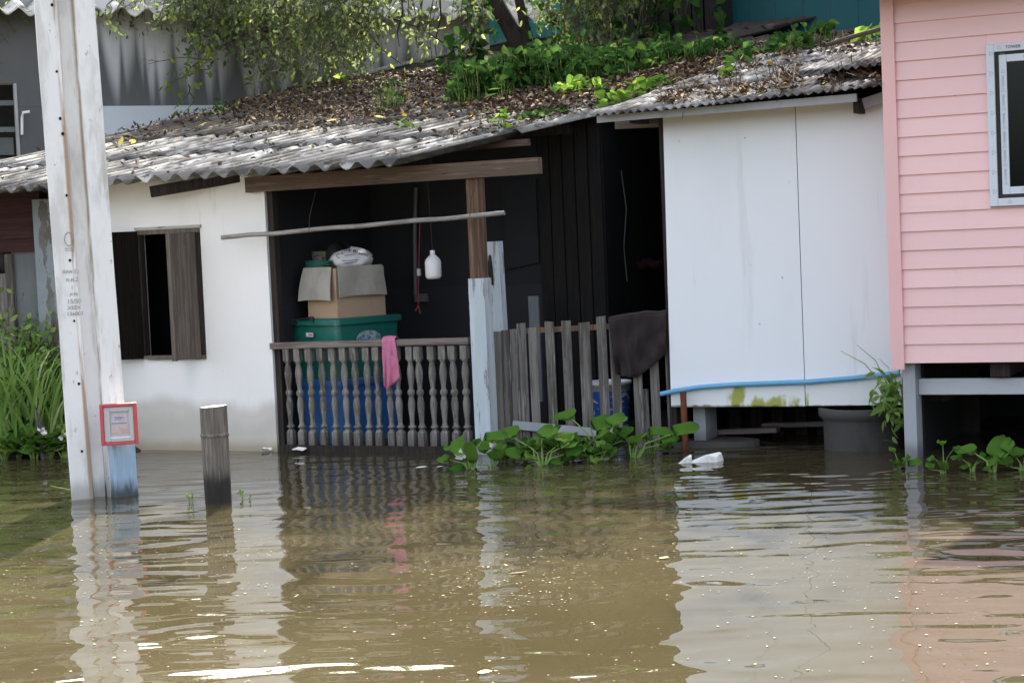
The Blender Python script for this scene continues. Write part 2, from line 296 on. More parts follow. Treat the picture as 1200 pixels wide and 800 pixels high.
# moss at the foot of the white panel
def moss_nodes(m, spots):
    nt = m.node_tree; N = nt.nodes; L = nt.links
    b = N['Principled BSDF']; src = b.inputs['Base Color'].links[0].from_socket
    g = N.new('ShaderNodeNewGeometry')
    n = N.new('ShaderNodeTexNoise'); n.inputs['Scale'].default_value = 14; n.inputs['Detail'].default_value = 5
    mp = N.new('ShaderNodeMapping'); mp.inputs['Scale'].default_value = (1, 1, .45); L.new(g.outputs['Position'], mp.inputs[0]); L.new(mp.outputs[0], n.inputs['Vector'])
    tot = None
    for (x, y, z, rx, rz) in spots:
        s = N.new('ShaderNodeVectorMath'); s.operation = 'SUBTRACT'; s.inputs[1].default_value = (x, y, z); L.new(g.outputs['Position'], s.inputs[0])
        q = N.new('ShaderNodeVectorMath'); q.operation = 'MULTIPLY'; q.inputs[1].default_value = (1/rx, 0, 1/rz); L.new(s.outputs[0], q.inputs[0])
        ln = N.new('ShaderNodeVectorMath'); ln.operation = 'LENGTH'; L.new(q.outputs[0], ln.inputs[0])
        iv = N.new('ShaderNodeMath'); iv.operation = 'SUBTRACT'; iv.inputs[0].default_value = 1.0; iv.use_clamp = True; L.new(ln.outputs['Value'], iv.inputs[1])
        if tot is None: tot = iv.outputs[0]
        else:
            mxx = N.new('ShaderNodeMath'); mxx.operation = 'MAXIMUM'; L.new(tot, mxx.inputs[0]); L.new(iv.outputs[0], mxx.inputs[1]); tot = mxx.outputs[0]
    n2 = N.new('ShaderNodeMath'); n2.operation = 'MULTIPLY'; n2.inputs[1].default_value = 2.0; L.new(n.outputs['Fac'], n2.inputs[0])
    gate = N.new('ShaderNodeMath'); gate.operation = 'MULTIPLY'; gate.inputs[1].default_value = 8.0; gate.use_clamp = True; L.new(tot, gate.inputs[0])
    n3 = N.new('ShaderNodeMath'); n3.operation = 'MULTIPLY'; L.new(n2.outputs[0], n3.inputs[0]); L.new(gate.outputs[0], n3.inputs[1]); n2 = n3
    ad = N.new('ShaderNodeMath'); ad.operation = 'ADD'; L.new(tot, ad.inputs[0]); L.new(n2.outputs[0], ad.inputs[1])
    mr = N.new('ShaderNodeMapRange'); mr.interpolation_type = 'SMOOTHSTEP'
    mr.inputs['From Min'].default_value = 1.25; mr.inputs['From Max'].default_value = 1.75; mr.inputs['To Max'].default_value = .95; L.new(ad.outputs[0], mr.inputs['Value'])
    mx = N.new('ShaderNodeMix'); mx.data_type = 'RGBA'; L.new(src, mx.inputs[6]); mx.inputs[7].default_value = (.34, .36, .045, 1)
    L.new(mr.outputs[0], mx.inputs[0])
    # thin black-green edge along the very bottom
    sep = N.new('ShaderNodeSeparateXYZ'); L.new(g.outputs['Position'], sep.inputs[0])
    zz = N.new('ShaderNodeMath'); zz.operation = 'ADD'; L.new(sep.outputs[2], zz.inputs[0])
    nm = N.new('ShaderNodeMath'); nm.operation = 'MULTIPLY'; nm.inputs[1].default_value = -.035; L.new(n.outputs['Fac'], nm.inputs[0]); L.new(nm.outputs[0], zz.inputs[1])
    m2 = N.new('ShaderNodeMapRange'); m2.inputs['From Min'].default_value = .274; m2.inputs['From Max'].default_value = .290; m2.inputs['To Min'].default_value = .9; m2.inputs['To Max'].default_value = 0
    L.new(zz.outputs[0], m2.inputs['Value'])
    mx2 = N.new('ShaderNodeMix'); mx2.data_type = 'RGBA'; L.new(mx.outputs[2], mx2.inputs[6]); mx2.inputs[7].default_value = (.05, .05, .02, 1)
    L.new(m2.outputs[0], mx2.inputs[0]); L.new(mx2.outputs[2], b.inputs['Base Color'])

# ------------------------------------------------------------------ mesh helpers
def wloc(o):
    v = Vector(o.location)
    while o.parent: o = o.parent; v += o.location
    return v
class MB:
    def __init__(s): s.v = []; s.f = []; s.smooth = []
    def add(s, vs, fs, sm=False):
        k = len(s.v); s.v.extend([tuple(p) for p in vs]); s.f.extend([tuple(i+k for i in f) for f in fs]); s.smooth.extend([sm]*len(fs)); return s
    def box(s, lo, hi, rz=0.0, piv=None, jit=0.0):
        x0, y0, z0 = lo; x1, y1, z1 = hi
        vs = [Vector(p) for p in ((x0,y0,z0),(x1,y0,z0),(x1,y1,z0),(x0,y1,z0),(x0,y0,z1),(x1,y0,z1),(x1,y1,z1),(x0,y1,z1))]
        if jit: vs = [v + Vector((rnd.uniform(-jit,jit), rnd.uniform(-jit,jit)*.4, rnd.uniform(-jit,jit))) for v in vs]
        if rz:
            p = Vector(piv) if piv is not None else (vs[0]+vs[6])/2
            M = Matrix.Rotation(rz, 3, 'Z'); vs = [M @ (v-p) + p for v in vs]
        return s.add(vs, [(0,3,2,1),(4,5,6,7),(0,1,5,4),(1,2,6,5),(2,3,7,6),(3,0,4,7)])
    def hexa(s, a, b):
        """a, b: quads (4 points each, same winding) joined into a solid"""
        return s.add(list(a)+list(b), [(3,2,1,0),(4,5,6,7),(0,1,5,4),(1,2,6,5),(2,3,7,6),(3,0,4,7)])
    def beam(s, p, q, wd, ht, up=(0,0,1)):
        p = Vector(p); q = Vector(q); d = (q-p).normalized(); u = Vector(up); sd = d.cross(u).normalized(); u = sd.cross(d)
        def ring(c): return [c - sd*wd/2 - u*ht/2, c + sd*wd/2 - u*ht/2, c + sd*wd/2 + u*ht/2, c - sd*wd/2 + u*ht/2]
        return s.hexa(ring(p), ring(q))
    def tube(s, pts, r, n=8, cap=True):
        pts = [Vector(p) for p in pts]; rs = r if hasattr(r, '__len__') else [r]*len(pts)
        vs = []; up = Vector((0.13, .21, 1))
        for i, p in enumerate(pts):
            d = (pts[min(i+1, len(pts)-1)] - pts[max(i-1, 0)]).normalized()
            a = d.cross(up)
            if a.length < 1e-3: a = d.cross(Vector((1, 0, 0)))
            a.normalize(); b = d.cross(a)
            for k in range(n):
                t = 2*math.pi*k/n; vs.append(p + (a*math.cos(t) + b*math.sin(t))*rs[i])
        fs = []
        for i in range(len(pts)-1):
            for k in range(n):
                fs.append((i*n+k, i*n+(k+1)%n, (i+1)*n+(k+1)%n, (i+1)*n+k))
        s.add(vs, fs, True)
        if cap:
            s.add(vs[:n], [tuple(range(n))]); s.add(vs[-n:], [tuple(range(n-1, -1, -1))])
        return s
    def lathe(s, c, prof, n=14):
        c = Vector(c); vs = []
        for r, z in prof:
            for k in range(n):
                t = 2*math.pi*k/n; vs.append(c + Vector((r*math.cos(t), r*math.sin(t), z)))
        fs = []
        for i in range(len(prof)-1):
            for k in range(n): fs.append((i*n+k, i*n+(k+1)%n, (i+1)*n+(k+1)%n, (i+1)*n+k))
        s.add(vs, fs, True); s.add(vs[:n], [tuple(range(n-1,-1,-1))]); s.add(vs[-n:], [tuple(range(n))]); return s
    def build(s, name, m, parent=None, loc=None, bevel=0.0):
        me = bpy.data.meshes.new(name)
        off = Vector(loc) if loc is not None else (wloc(parent) if parent else Vector((0,0,0)))
        me.from_pydata([(x-off.x, y-off.y, z-off.z) for x, y, z in s.v], [], s.f)
        me.polygons.foreach_set('use_smooth', s.smooth); me.update()
        o = bpy.data.objects.new(name, me); COL.objects.link(o); me.materials.append(m)
        if parent: o.parent = parent
        if loc is not None: o.location = Vector(loc) - (wloc(parent) if parent else Vector((0,0,0)))
        if bevel:
            bv = o.modifiers.new('bevel', 'BEVEL'); bv.width = bevel; bv.segments = 2; bv.limit_method = 'ANGLE'
        return o
def tag(o, label=None, cat=None, group=None, kind=None):
    if label: o['label'] = label
    if cat: o['category'] = cat
    if group: o['group'] = group
    if kind: o['kind'] = kind
    return o
def empty(name, loc, label, cat, group=None):
    o = bpy.data.objects.new(name, None); COL.objects.link(o); o.location = loc; o.empty_display_size = .2
    return tag(o, label, cat, group)
def dup(o, parent=None, loc=None):
    c = o.copy(); COL.objects.link(c); c.parent = parent
    if loc is not None: c.location = loc
    for ch in list(o.children): dup(ch, c)
    return c

def add_leaf(mb, p, d, nrm, ln, wd, fold=.15, curl=.2, heart=False):
    p = Vector(p); d = Vector(d).normalized(); nrm = Vector(nrm)
    s = d.cross(nrm)
    if s.length < 1e-4: s = d.cross(Vector((1, .3, .2)))
    s.normalize(); n = s.cross(d)
    if heart:
        prof = ((-.12, .28), (.06, .5), (.32, .5), (.62, .34))
    else:
        prof = ((.22, .36), (.5, .5), (.78, .3))
    L_ = []; R_ = []; M_ = []
    for t, h in prof:
        c = p + d*(t*ln) - n*(curl*ln*t*t)
        M_.append(c); L_.append(c + s*h*wd + n*fold*h*wd); R_.append(c - s*h*wd + n*fold*h*wd)
    tip = p + d*ln - n*curl*ln; k = len(prof)
    vs = [p] + L_ + M_ + R_ + [tip]; T = len(vs)-1
    fs = [(0, 1+k, 1), (0, 1+2*k, 1+k)]
    for i in range(k-1):
        fs.append((1+i, 1+k+i, 2+k+i, 2+i)); fs.append((1+k+i, 1+2*k+i, 2+2*k+i, 2+k+i))
    fs.append((k, 2*k, T)); fs.append((2*k, 3*k, T))
    mb.add(vs, fs, True)
def rdir(zb=0.0, zs=1.0):
    while True:
        v = Vector((rnd.uniform(-1,1), rnd.uniform(-1,1), rnd.uniform(-1,1)))
        if .05 < v.length < 1: break
    v.normalize(); v.z = v.z*zs + zb; return v.normalized()
def blade(mb, p, d, ln, wd, droop=.5, seg=6, side=None):
    p = Vector(p); d = Vector(d).normalized(); h = Vector((d.x, d.y, 0))
    if h.length < .02: h = Vector((rnd.uniform(-1,1), rnd.uniform(-1,1), 0))
    h.normalize(); s = side or Vector((-h.y, h.x, 0))
    vs = []; c = p.copy(); dd = d.copy()
    for i in range(seg+1):
        t = i/seg; wv = wd*(.45+.9*t)*(1-t)**.6 if t < 1 else 0
        wv = wd*min(1, .5+1.4*t)*max(.02, (1-t))**.5
        vs += [c - s*wv/2, c + s*wv/2]
        c = c + dd*(ln/seg); dd = (dd + h*droop*.35*t + Vector((0,0,-droop*.9*t*t))).normalized()
    mb.add(vs, [(2*i, 2*i+1, 2*i+3, 2*i+2) for i in range(seg)], True)

def corrugated(mb, o, du, width, dv0, dv1, length, pitch, amp, nseg=8, th=.007, lenseg=4, wob=.004, chip=0.0, nrm=Vector((0,0,1))):
    """sheet from o along du; the up-slope direction turns from dv0 to dv1 across it"""
    du = Vector(du); nx = max(2, int(round(width/pitch*nseg))); top = []; bot = []
    sd = rnd.random()*50
    for j in range(lenseg+1):
        t = j/lenseg
        for i in range(nx+1):
            s_ = i/nx; dv = Vector(dv0)*(1-s_) + Vector(dv1)*s_
            ext = 0.0
            if j == 0 and chip: ext = chip*max(0, mnoise.noise(Vector((s_*width*9+sd, 0, 0))))
            p = Vector(o) + du*(s_*width) + dv*(t*length + ext)
            z = amp*math.cos(2*math.pi*(s_*width)/pitch) + wob*mnoise.noise(Vector((p.x*3, p.y*3, sd)))
            top.append(p + nrm*z); bot.append(p + nrm*(z-th))
    n = len(top); W = nx+1; fs = []
    for j in range(lenseg):
        for i in range(nx):
            a = j*W+i; fs.append((a, a+1, a+W+1, a+W)); fs.append((n+a, n+a+W, n+a+W+1, n+a+1))
    for i in range(nx):
        fs.append((i, n+i, n+i+1, i+1)); a = lenseg*W+i; fs.append((a, a+1, n+a+1, n+a))
    for j in range(lenseg):
        a = j*W; fs.append((a, a+W, n+a+W, n+a)); a = j*W+nx; fs.append((a, n+a, n+a+W, a+W))
    mb.add(top+bot, fs, False); mb.smooth[-len(fs):] = [True]*(2*lenseg*nx) + [False]*(len(fs)-2*lenseg*nx)

def text_mesh(name, body, size, m, parent, pos, xdir, updir, align='CENTER', ext=.0008):
    cu = bpy.data.curves.new(name, 'FONT'); cu.body = body; cu.size = size; cu.align_x = align; cu.align_y = 'CENTER'; cu.extrude = ext
    t = bpy.data.objects.new(name, cu); COL.objects.link(t)
    dg = bpy.context.evaluated_depsgraph_get(); me = bpy.data.meshes.new_from_object(t.evaluated_get(dg))
    bpy.data.objects.remove(t); o = bpy.data.objects.new(name, me); COL.objects.link(o)
    me.materials.clear(); me.materials.append(m)
    x = Vector(xdir).normalized(); y = Vector(updir).normalized(); z = x.cross(y).normalized(); y = z.cross(x)
    o.matrix_world = Matrix(((x.x, y.x, z.x, 0), (x.y, y.y, z.y, 0), (x.z, y.z, z.z, 0), (0, 0, 0, 1)))
    o.parent = parent; o.location = Vector(pos) - (wloc(parent) if parent else Vector((0,0,0)))
    return o

# ================================================================== SETTING
def water_material():
    m = bpy.data.materials.new('turbid_flood_water'); m.use_nodes = True
    N = m.node_tree.nodes; L = m.node_tree.links; b = N['Principled BSDF']
    b.inputs['Roughness'].default_value = .02; b.inputs['IOR'].default_value = 3.8; b.inputs['Specular IOR Level'].default_value = .5
    g = N.new('ShaderNodeNewGeometry')
    rot = N.new('ShaderNodeMapping'); rot.inputs['Rotation'].default_value = (0, 0, -rad(25.2)); L.new(g.outputs['Position'], rot.inputs['Vector'])
    warp = N.new('ShaderNodeTexNoise'); warp.inputs['Scale'].default_value = .7; warp.inputs['Detail'].default_value = 1; L.new(rot.outputs[0], warp.inputs['Vector'])
    wv = N.new('ShaderNodeVectorMath'); wv.operation = 'MULTIPLY_ADD'; wv.inputs[1].default_value = (.5, .5, 0); L.new(warp.outputs['Color'], wv.inputs[0]); L.new(rot.outputs[0], wv.inputs[2])
    def nz(sc, det, amp, off, rg=.5):
        mp = N.new('ShaderNodeMapping'); mp.inputs['Scale'].default_value = sc; mp.inputs['Location'].default_value = (off, off*.7, off); L.new(wv.outputs[0], mp.inputs['Vector'])
        n = N.new('ShaderNodeTexNoise'); n.inputs['Scale'].default_value = 1; n.inputs['Detail'].default_value = det; n.inputs['Roughness'].default_value = rg
        L.new(mp.outputs[0], n.inputs['Vector'])
        x = N.new('ShaderNodeMath'); x.operation = 'MULTIPLY'; x.inputs[1].default_value = amp; L.new(n.outputs['Fac'], x.inputs[0]); return x.outputs[0]
    def add(a, c):
        x = N.new('ShaderNodeMath'); x.operation = 'ADD'; L.new(a, x.inputs[0]); L.new(c, x.inputs[1]); return x.outputs[0]
    h = add(add(nz((.55, 1.5, 1), 1, WAVE[0], 3), nz((1.9, 3.5, 1), 1.2, WAVE[1], 11)), nz((6, 14, 1), 2, WAVE[2], 23))
    bp = N.new('ShaderNodeBump'); bp.inputs['Distance'].default_value = 1.0; bp.inputs['Strength'].default_value = 1.0
    L.new(h, bp.inputs['Height']); L.new(bp.outputs[0], b.inputs['Normal'])
    # silt clouds
    c1 = N.new('ShaderNodeTexNoise'); c1.inputs['Scale'].default_value = .55; c1.inputs['Detail'].default_value = 4; L.new(wv.outputs[0], c1.inputs['Vector'])
    mx = N.new('ShaderNodeMix'); mx.data_type = 'RGBA'; mx.inputs[6].default_value = (*WATER[0], 1); mx.inputs[7].default_value = (*WATER[1], 1)
    mr = N.new('ShaderNodeMapRange'); mr.inputs['From Min'].default_value = .35; mr.inputs['From Max'].default_value = .65; L.new(c1.outputs['Fac'], mr.inputs['Value'])
    L.new(mr.outputs[0], mx.inputs[0]); L.new(mx.outputs[2], b.inputs['Base Color'])
    return m
WAVE = (.0135, .027, .0006)
WATER = ((.044, .0365, .0185), (.060, .050, .027))
watm = water_material()
mb = MB(); mb.add([(-250, -250, 0), (250, -250, 0), (250, 250, 0), (-250, 250, 0)], [(0, 1, 2, 3)])
tag(mb.build('flood_water', watm), kind='structure')

mb = MB()   # muddy bank under the plants at the left corner
NX, NY = 26, 14; vs = []
for j in range(NY+1):
    for i in range(NX+1):
        x = -5.2 + 4.0*i/NX; y = -.70 + 1.3*j/NY
        z = -.06 + .17*min(1, max(0, j/5)) + .04*mnoise.noise(Vector((x*2.5, y*2.5, 0)))
        if x > -1.55: z -= .30*(x+1.55)/.35*.5
        vs.append((x, y, z))
mb.add(vs, [(j*(NX+1)+i, j*(NX+1)+i+1, (j+1)*(NX+1)+i+1, (j+1)*(NX+1)+i) for j in range(NY) for i in range(NX)], True)
tag(mb.build('muddy_bank', mudm), kind='structure')

# ================================================================== LOW PORCH HOUSE
T12 = math.tan(rad(12)); C12 = math.cos(rad(12)); S12 = math.sin(rad(12))
RN = Vector((0, -S12, C12))
def zl(Y): return 2.085 + (Y+.45)*T12            # top plane of the long fibre-cement roof
house = empty('porch_house', (0, 0, 0), 'low white plastered house with an open dark porch and mossy corrugated roof', 'house')
WX0, WX1 = -1.62, 0.0
wx0, wx1, wz0, wz1 = -1.20, -.615, .715, 1.735   # window hole
mb = MB()
TOP = 2.125
mb.box((WX0, 0, -.3), (wx0, .10, TOP)); mb.box((wx1, 0, -.3), (WX1, .10, TOP))
mb.box((wx0, 0.0, -.3), (wx1, .10, wz0)); mb.box((wx0, 0.0, wz1), (wx1, .10, TOP))
wall = mb.build('plaster_wall', plaster, house)
mb = MB(); mb.hexa([(-.10, .10, -.3), (-.004, .10, -.3), (-.004, 1.62, -.3), (-.10, 1.62, -.3)], [(-.10, .10, 2.09), (-.004, .10, 2.09), (-.004, 1.62, 2.40), (-.10, 1.62, 2.40)]); mb.build('side_wall', slate, house)
mb = MB(); mb.box((-.003, .03, -.2), (.05, .10, 2.10)); mb.build('door_post', wdark, house)
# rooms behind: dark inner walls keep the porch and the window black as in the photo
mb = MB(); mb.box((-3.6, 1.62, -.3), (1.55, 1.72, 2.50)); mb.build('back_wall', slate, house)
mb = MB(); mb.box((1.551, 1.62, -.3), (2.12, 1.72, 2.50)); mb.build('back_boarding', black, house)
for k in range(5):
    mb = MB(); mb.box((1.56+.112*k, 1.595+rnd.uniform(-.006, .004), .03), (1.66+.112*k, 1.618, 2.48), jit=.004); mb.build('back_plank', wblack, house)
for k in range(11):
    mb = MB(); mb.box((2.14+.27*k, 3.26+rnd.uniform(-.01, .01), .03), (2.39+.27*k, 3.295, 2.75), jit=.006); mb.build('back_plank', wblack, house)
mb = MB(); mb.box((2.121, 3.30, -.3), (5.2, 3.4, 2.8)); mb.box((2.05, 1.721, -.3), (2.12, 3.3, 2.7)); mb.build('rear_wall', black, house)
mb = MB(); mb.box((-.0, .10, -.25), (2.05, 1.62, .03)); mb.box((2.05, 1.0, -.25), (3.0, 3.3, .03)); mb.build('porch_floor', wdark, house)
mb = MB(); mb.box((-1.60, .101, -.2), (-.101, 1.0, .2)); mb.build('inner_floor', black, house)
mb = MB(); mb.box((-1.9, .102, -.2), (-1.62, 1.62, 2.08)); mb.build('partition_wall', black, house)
# window
win = MB(); fz = .035
win.box((wx0, -.018, wz1-.035), (wx1+.012, .05, wz1)); 
wf = win.build('window', wshut, house)
fr = MB(); fr.box((wx0+.05, -.02, wz0), (wx1+.012, .05, wz0+.032)); fr.build('sill', wshut, wf)
fr = MB(); fr.box((wx1-.024, -.016, wz0+.033), (wx1+.012, .05, wz1-.036)); fr.build('jamb', wdark, wf); fr = MB(); fr.box((wx0, -.012, wz0+.033), (wx0+.03, .05, wz1-.036)); fr.build('jamb', wdark, wf)
fr = MB(); fr.box((wx0-.01, -.022, wz1+.001), (wx1+.03, .03, wz1+.022)); fr.build('lintel_strip', mat('aged_white_wood', (.42, .41, .37), .8, [('noise', (.2, .18, .15), .5, .62, (4, 30, 30))]), wf)
def shutter(hx, ang, sgn, m, thick=.028, wdt=.31):
    d = Vector((math.cos(ang)*sgn, -math.sin(ang), 0)); n = Vector((-d.y, d.x, 0))
    mb = MB(); z0, z1 = wz0+.01, wz1-.005; h = Vector((hx, -.028, 0))
    def slab(a, b, za, zb, t0, t1):
        p = [h+d*a+n*t0, h+d*b+n*t0, h+d*b+n*t1, h+d*a+n*t1]
        mb.hexa([Vector((q.x, q.y, za)) for q in p], [Vector((q.x, q.y, zb)) for q in p])
    slab(0, wdt, z0, z1, -thick/2*.5, thick/2*.5)
    for t0, t1 in ((-thick*.5, -thick*.25-.0005), (thick*.25+.0005, thick*.5)):
        slab(0, .05, z0, z1, t0, t1); slab(wdt-.05, wdt, z0, z1, t0, t1)
        for za, zb in ((z0, z0+.07), ((z0+z1)/2-.035, (z0+z1)/2+.035), (z1-.07, z1)): slab(.0505, wdt-.0505, za, zb, t0, t1)
    return mb
o = shutter(wx0+.02, rad(150), 1, wshutd, wdt=.30).build('shutter', wshutd, wf); tag(o, 'dark panelled shutter swung open')
def plain_shutter(hx, ang, wdt):
    d = Vector((-math.cos(ang), -math.sin(ang), 0)); n = Vector((-d.y, d.x, 0)); h = Vector((hx, -.025, 0)); mb = MB()
    def slab(a, b, za, zb, t0, t1):
        p = [h+d*a+n*t0, h+d*b+n*t0, h+d*b+n*t1, h+d*a+n*t1]
        mb.hexa([Vector((q.x, q.y, za)) for q in p], [Vector((q.x, q.y, zb)) for q in p])
    slab(0, wdt*.52, wz0+.012, wz1-.04, -.012, .012); slab(wdt*.52+.002, wdt, wz0+.012, wz1-.04, -.012, .012)
    slab(wdt+.001, wdt+.022, wz0+.008, wz1-.036, -.018, .018)
    return mb
o = plain_shutter(wx1-.03, rad(84), .28).build('shutter', wshut, wf); tag(o, 'plain weathered shutter standing half open')
# left end: peeling column, red-brown boards, grey sheet, planks
p0 = pt(49, 400, 0); p1 = pt(76, 400, 0)
mb = MB(); mb.box((p0.x, -.02, -.2), (p1.x-.02, .13, 2.02), jit=.012); mb.build('peeling_column', colm, house)
mb = MB(); Yb = .22
for k in range(5):
    za = 1.62 + k*.105; xa = pt(-90, 290, Yb).x; xb = pt(49, 260, Yb).x
    mb.hexa([(xa, Yb-.02, za), (xb, Yb-.02, za), (xb, Yb+.02, za), (xa, Yb+.02, za)], [(xa, Yb-.005, za+.107), (xb, Yb-.005, za+.107), (xb, Yb+.03, za+.107), (xa, Yb+.03, za+.107)])
mb.build('board_wall', wred, house)
xa, xb = pt(18, 350, Yb+.05).x, pt(52, 350, Yb+.05).x
mb = MB(); mb.box((xa, Yb+.03, -.2), (xb+.03, Yb+.055, 1.64)); mb.build('wall_sheet', greypan, house)
plank = None
for k, (a, b, zt) in enumerate(((9, 17, 1.60), (0, 8.4, 1.44), (-12, -1, 1.5), (-26, -13, 1.52), (-40, -27, 1.5))):
    mb = MB(); mb.box((pt(a, 350, Yb).x, Yb-.01, -.2), (pt(b, 350, Yb).x, Yb+.018, zt), jit=.004); mb.build('wall_plank', wgrey, house)
mb = MB(); mb.box((-4.6, Yb+.06, -.2), (xb+.2, Yb+.12, 2.1)); mb.build('inner_boarding', wdark, house)
# roof beams
b0 = pt(290, 217, -.03); b1 = pt(633, 194, -.03)
mb = MB(); mb.beam((b0.x, -.03, b0.z), (b1.x, -.03, b1.z), .07, .115); mb.build('front_beam', wbrownx, house)
r0 = pt(177, 225, -.22); r1 = pt(305, 201, -.02)
mb = MB(); mb.beam(r0, (r1.x, .10, r1.z), .05, .085); mb.build('rafter_end', wdark, house)
for px, py, Y in ((617, 167, .62),):
    e = pt(px, py, Y); mb = MB(); mb.beam((e.x-1.6, Y, e.z-.01), (e.x+.02, Y, e.z), .05, .05); mb.build('purlin', wbrownx, house)
for Y in (1.3, 2.6, 3.9, 5.0):
    mb = MB(); mb.beam((-3.0, Y, zl(Y)-.085), (2.0+Y*.0, Y, zl(Y)-.085), .05, .07); mb.build('purlin', wdark, house)
for Y in (.14,):
    mb = MB(); mb.beam((-3.4, Y, zl(Y)-.075), (1.36, Y, zl(Y)-.075), .045, .06); mb.build('purlin', wdark, house)
# roof sheets
EV = [pt(-60, 232, -.45), pt(465, 192, -.45)]
EX0, EX1 = -3.84, EV[1].x
dL = Vector((.27*C12, C12, S12)).normalized(); dRt = Vector((.43*C12, C12, S12)).normalized()
mb = MB(); cols = 10; wcol = (EX1-EX0)/cols; rows = [0, 1.18, 2.32, 3.45, 4.6, 5.72, 6.8, 7.9]
PITCH = wcol/3
for j in range(len(rows)):
    for i in range(cols+3):
        s0 = i/cols
        if i >= cols and j < 2: continue
        if j >= 6 and i > 5: continue
        if j == 5 and i > 8: continue
        o0 = Vector((EX0 + i*wcol, -.45, 2.085)) + (dL*(1-s0) + dRt*s0)*(rows[j] + rnd.uniform(-.03, .03))
        o0 += RN*(.010 if j else .010) + Vector((rnd.uniform(-.008, .008), 0, 0))
        s1 = (i+1)/cols
        a = dL*(1-s0) + dRt*s0; b = dL*(1-s1) + dRt*s1
        tilt = RN*(-.016/1.2)
        wd_ = wcol + .035 + (rows[j])*(b-a).length
        corrugated(mb, o0 + RN*(.012), (1, 0, 0), wd_ - .035 if i == cols-1 and j == 0 else wd_, (a+tilt).normalized(), (a+tilt).normalized(), 1.30, PITCH, .027, nseg=9, lenseg=4, chip=.03 if j == 0 else .06, nrm=RN)
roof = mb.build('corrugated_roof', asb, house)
# pale flashing along the upper left verge
v0 = Vector((EX0, -.45, 2.085)) + dL*5.7 + RN*.07; v1 = Vector((EX0, -.45, 2.085)) + dL*9.1 + RN*.07
mb = MB(); mb.beam(v0, v1, .07, .025); mb.build('ridge_flashing', asb3, house)
# porch posts
pp = pt(557, 265, 0); PX = pp.x
mb = MB(); top = pt(556, 205, -.0); mid = pt(562, 326, 0); bot = pt(573, 530, 0)
def post(mb, a, b, wx, wy):
    def q(c): return [(c.x-wx, c.y-wy, c.z), (c.x+wx, c.y-wy, c.z), (c.x+wx, c.y+wy, c.z), (c.x-wx, c.y+wy, c.z)]
    mb.hexa(q(a), q(b))
post(mb, Vector((mid.x-.012, .02, mid.z-.02)), Vector((top.x-.008, .02, 1.98)), .050, .050); mb.build('porch_post', wbrown, house)
mb = MB(); post(mb, Vector((bot.x-.02, .02, -.3)), Vector((mid.x-.010, .02, mid.z)), .063, .062); mb.build('post_casing', bluep, house)
mb = MB(); c0 = pt(578, 283, .30); post(mb, Vector((c0.x+.03, .30, -.3)), Vector((c0.x, .30, c0.z)), .058, .04); o = mb.build('rear_post', bluep, house)
mb = MB(); c1 = pt(574, 318, .25); mb.tube([(c1.x+.012, .256, c1.z-.10), (c1.x, .254, c1.z+.02), (c1.x+.004, .256, c1.z+.12)], [.012, .022, .008], 6); mb.build('bark_scar', barkm, o)
# interior pale panels glimpsed through the porch
q0, q1 = pt(601, 212, 1.60), pt(632, 300, 1.60)
mb = MB(); mb.hexa([(q0.x-.1, 1.585, q1.z-.1), (q1.x, 1.585, q1.z-.05), (q1.x, 1.6, q1.z-.05), (q0.x-.1, 1.6, q1.z-.1)], [(q0.x-.1, 1.585, q0.z), (q1.x, 1.585, q0.z), (q1.x, 1.6, q0.z), (q0.x-.1, 1.6, q0.z)]); mb.build('inner_panel', slate, house)
q0, q1 = pt(620, 347, 1.3), pt(637, 470, 1.3)
mb = MB(); mb.box((q0.x, 1.28, q1.z), (q1.x, 1.3, q0.z)); mb.build('inner_board', greypan, house)
# conduit and socket on the back wall
mb = MB(); mb.tube([pt(487.5, 220, 1.59), pt(486, 270, 1.59), pt(487, 345, 1.59)], .019, 8); mb.build('conduit', metalc, house)
s0 = pt(494, 349, 1.6); mb = MB(); mb.box((s0.x-.06, 1.575, s0.z-.035), (s0.x+.06, 1.615, s0.z+.035)); so_ = mb.build('wall_socket', metalc, house, bevel=.006)

# ================================================================== WHITE PANEL LEAN-TO
shed = empty('panel_lean_to', (3.9, .45, 0), 'white sheet-clad lean-to on short posts beside the pink house', 'lean-to')
PY = .45
tl = pt(777, 140, PY); tr_ = pt(934, 133, PY); bl = pt(787, 477, PY); sm = pt(944, 476, PY); br = pt(1049, 474, PY)
zt = 2.36
mb = MB(); mb.hexa([(bl.x-.003, PY, bl.z), (sm.x-.003, PY, sm.z), (sm.x-.003, PY+.012, sm.z), (bl.x-.003, PY+.012, bl.z)], [(tl.x, PY, zt), (sm.x-.003, PY, zt), (sm.x-.003, PY+.012, zt), (tl.x, PY+.012, zt)]); mb.build('wall_panel', panelm, shed)
mb = MB(); mb.hexa([(sm.x+.003, PY, sm.z+.004), (br.x+.06, PY, sm.z+.01), (br.x+.06, PY+.012, sm.z+.01), (sm.x+.003, PY+.012, sm.z+.004)], [(sm.x+.003, PY, zt), (br.x+.06, PY, zt), (br.x+.06, PY+.012, zt), (sm.x+.003, PY+.012, zt)]); mb.build('wall_panel', panelm, shed)
mb = MB(); mb.box((bl.x+.03, PY+.014, bl.z+.05), (br.x+.05, PY+.06, zt)); mb.build('panel_framing', wdark, shed)
moss_nodes(panelm, [(pt(864, 462, PY).x, PY, .37, .10, .14), (pt(905, 468, PY).x, PY, .30, .28, .10), (pt(882, 474, PY).x, PY, .28, .22, .07), (pt(946, 466, PY).x, PY, .31, .03, .10)])
mb = MB(); mb.box((bl.x-.02, PY+.012, 0.0), (bl.x+.03, PY+3.0, 2.35)); mb.build('side_wall', wdark, shed)
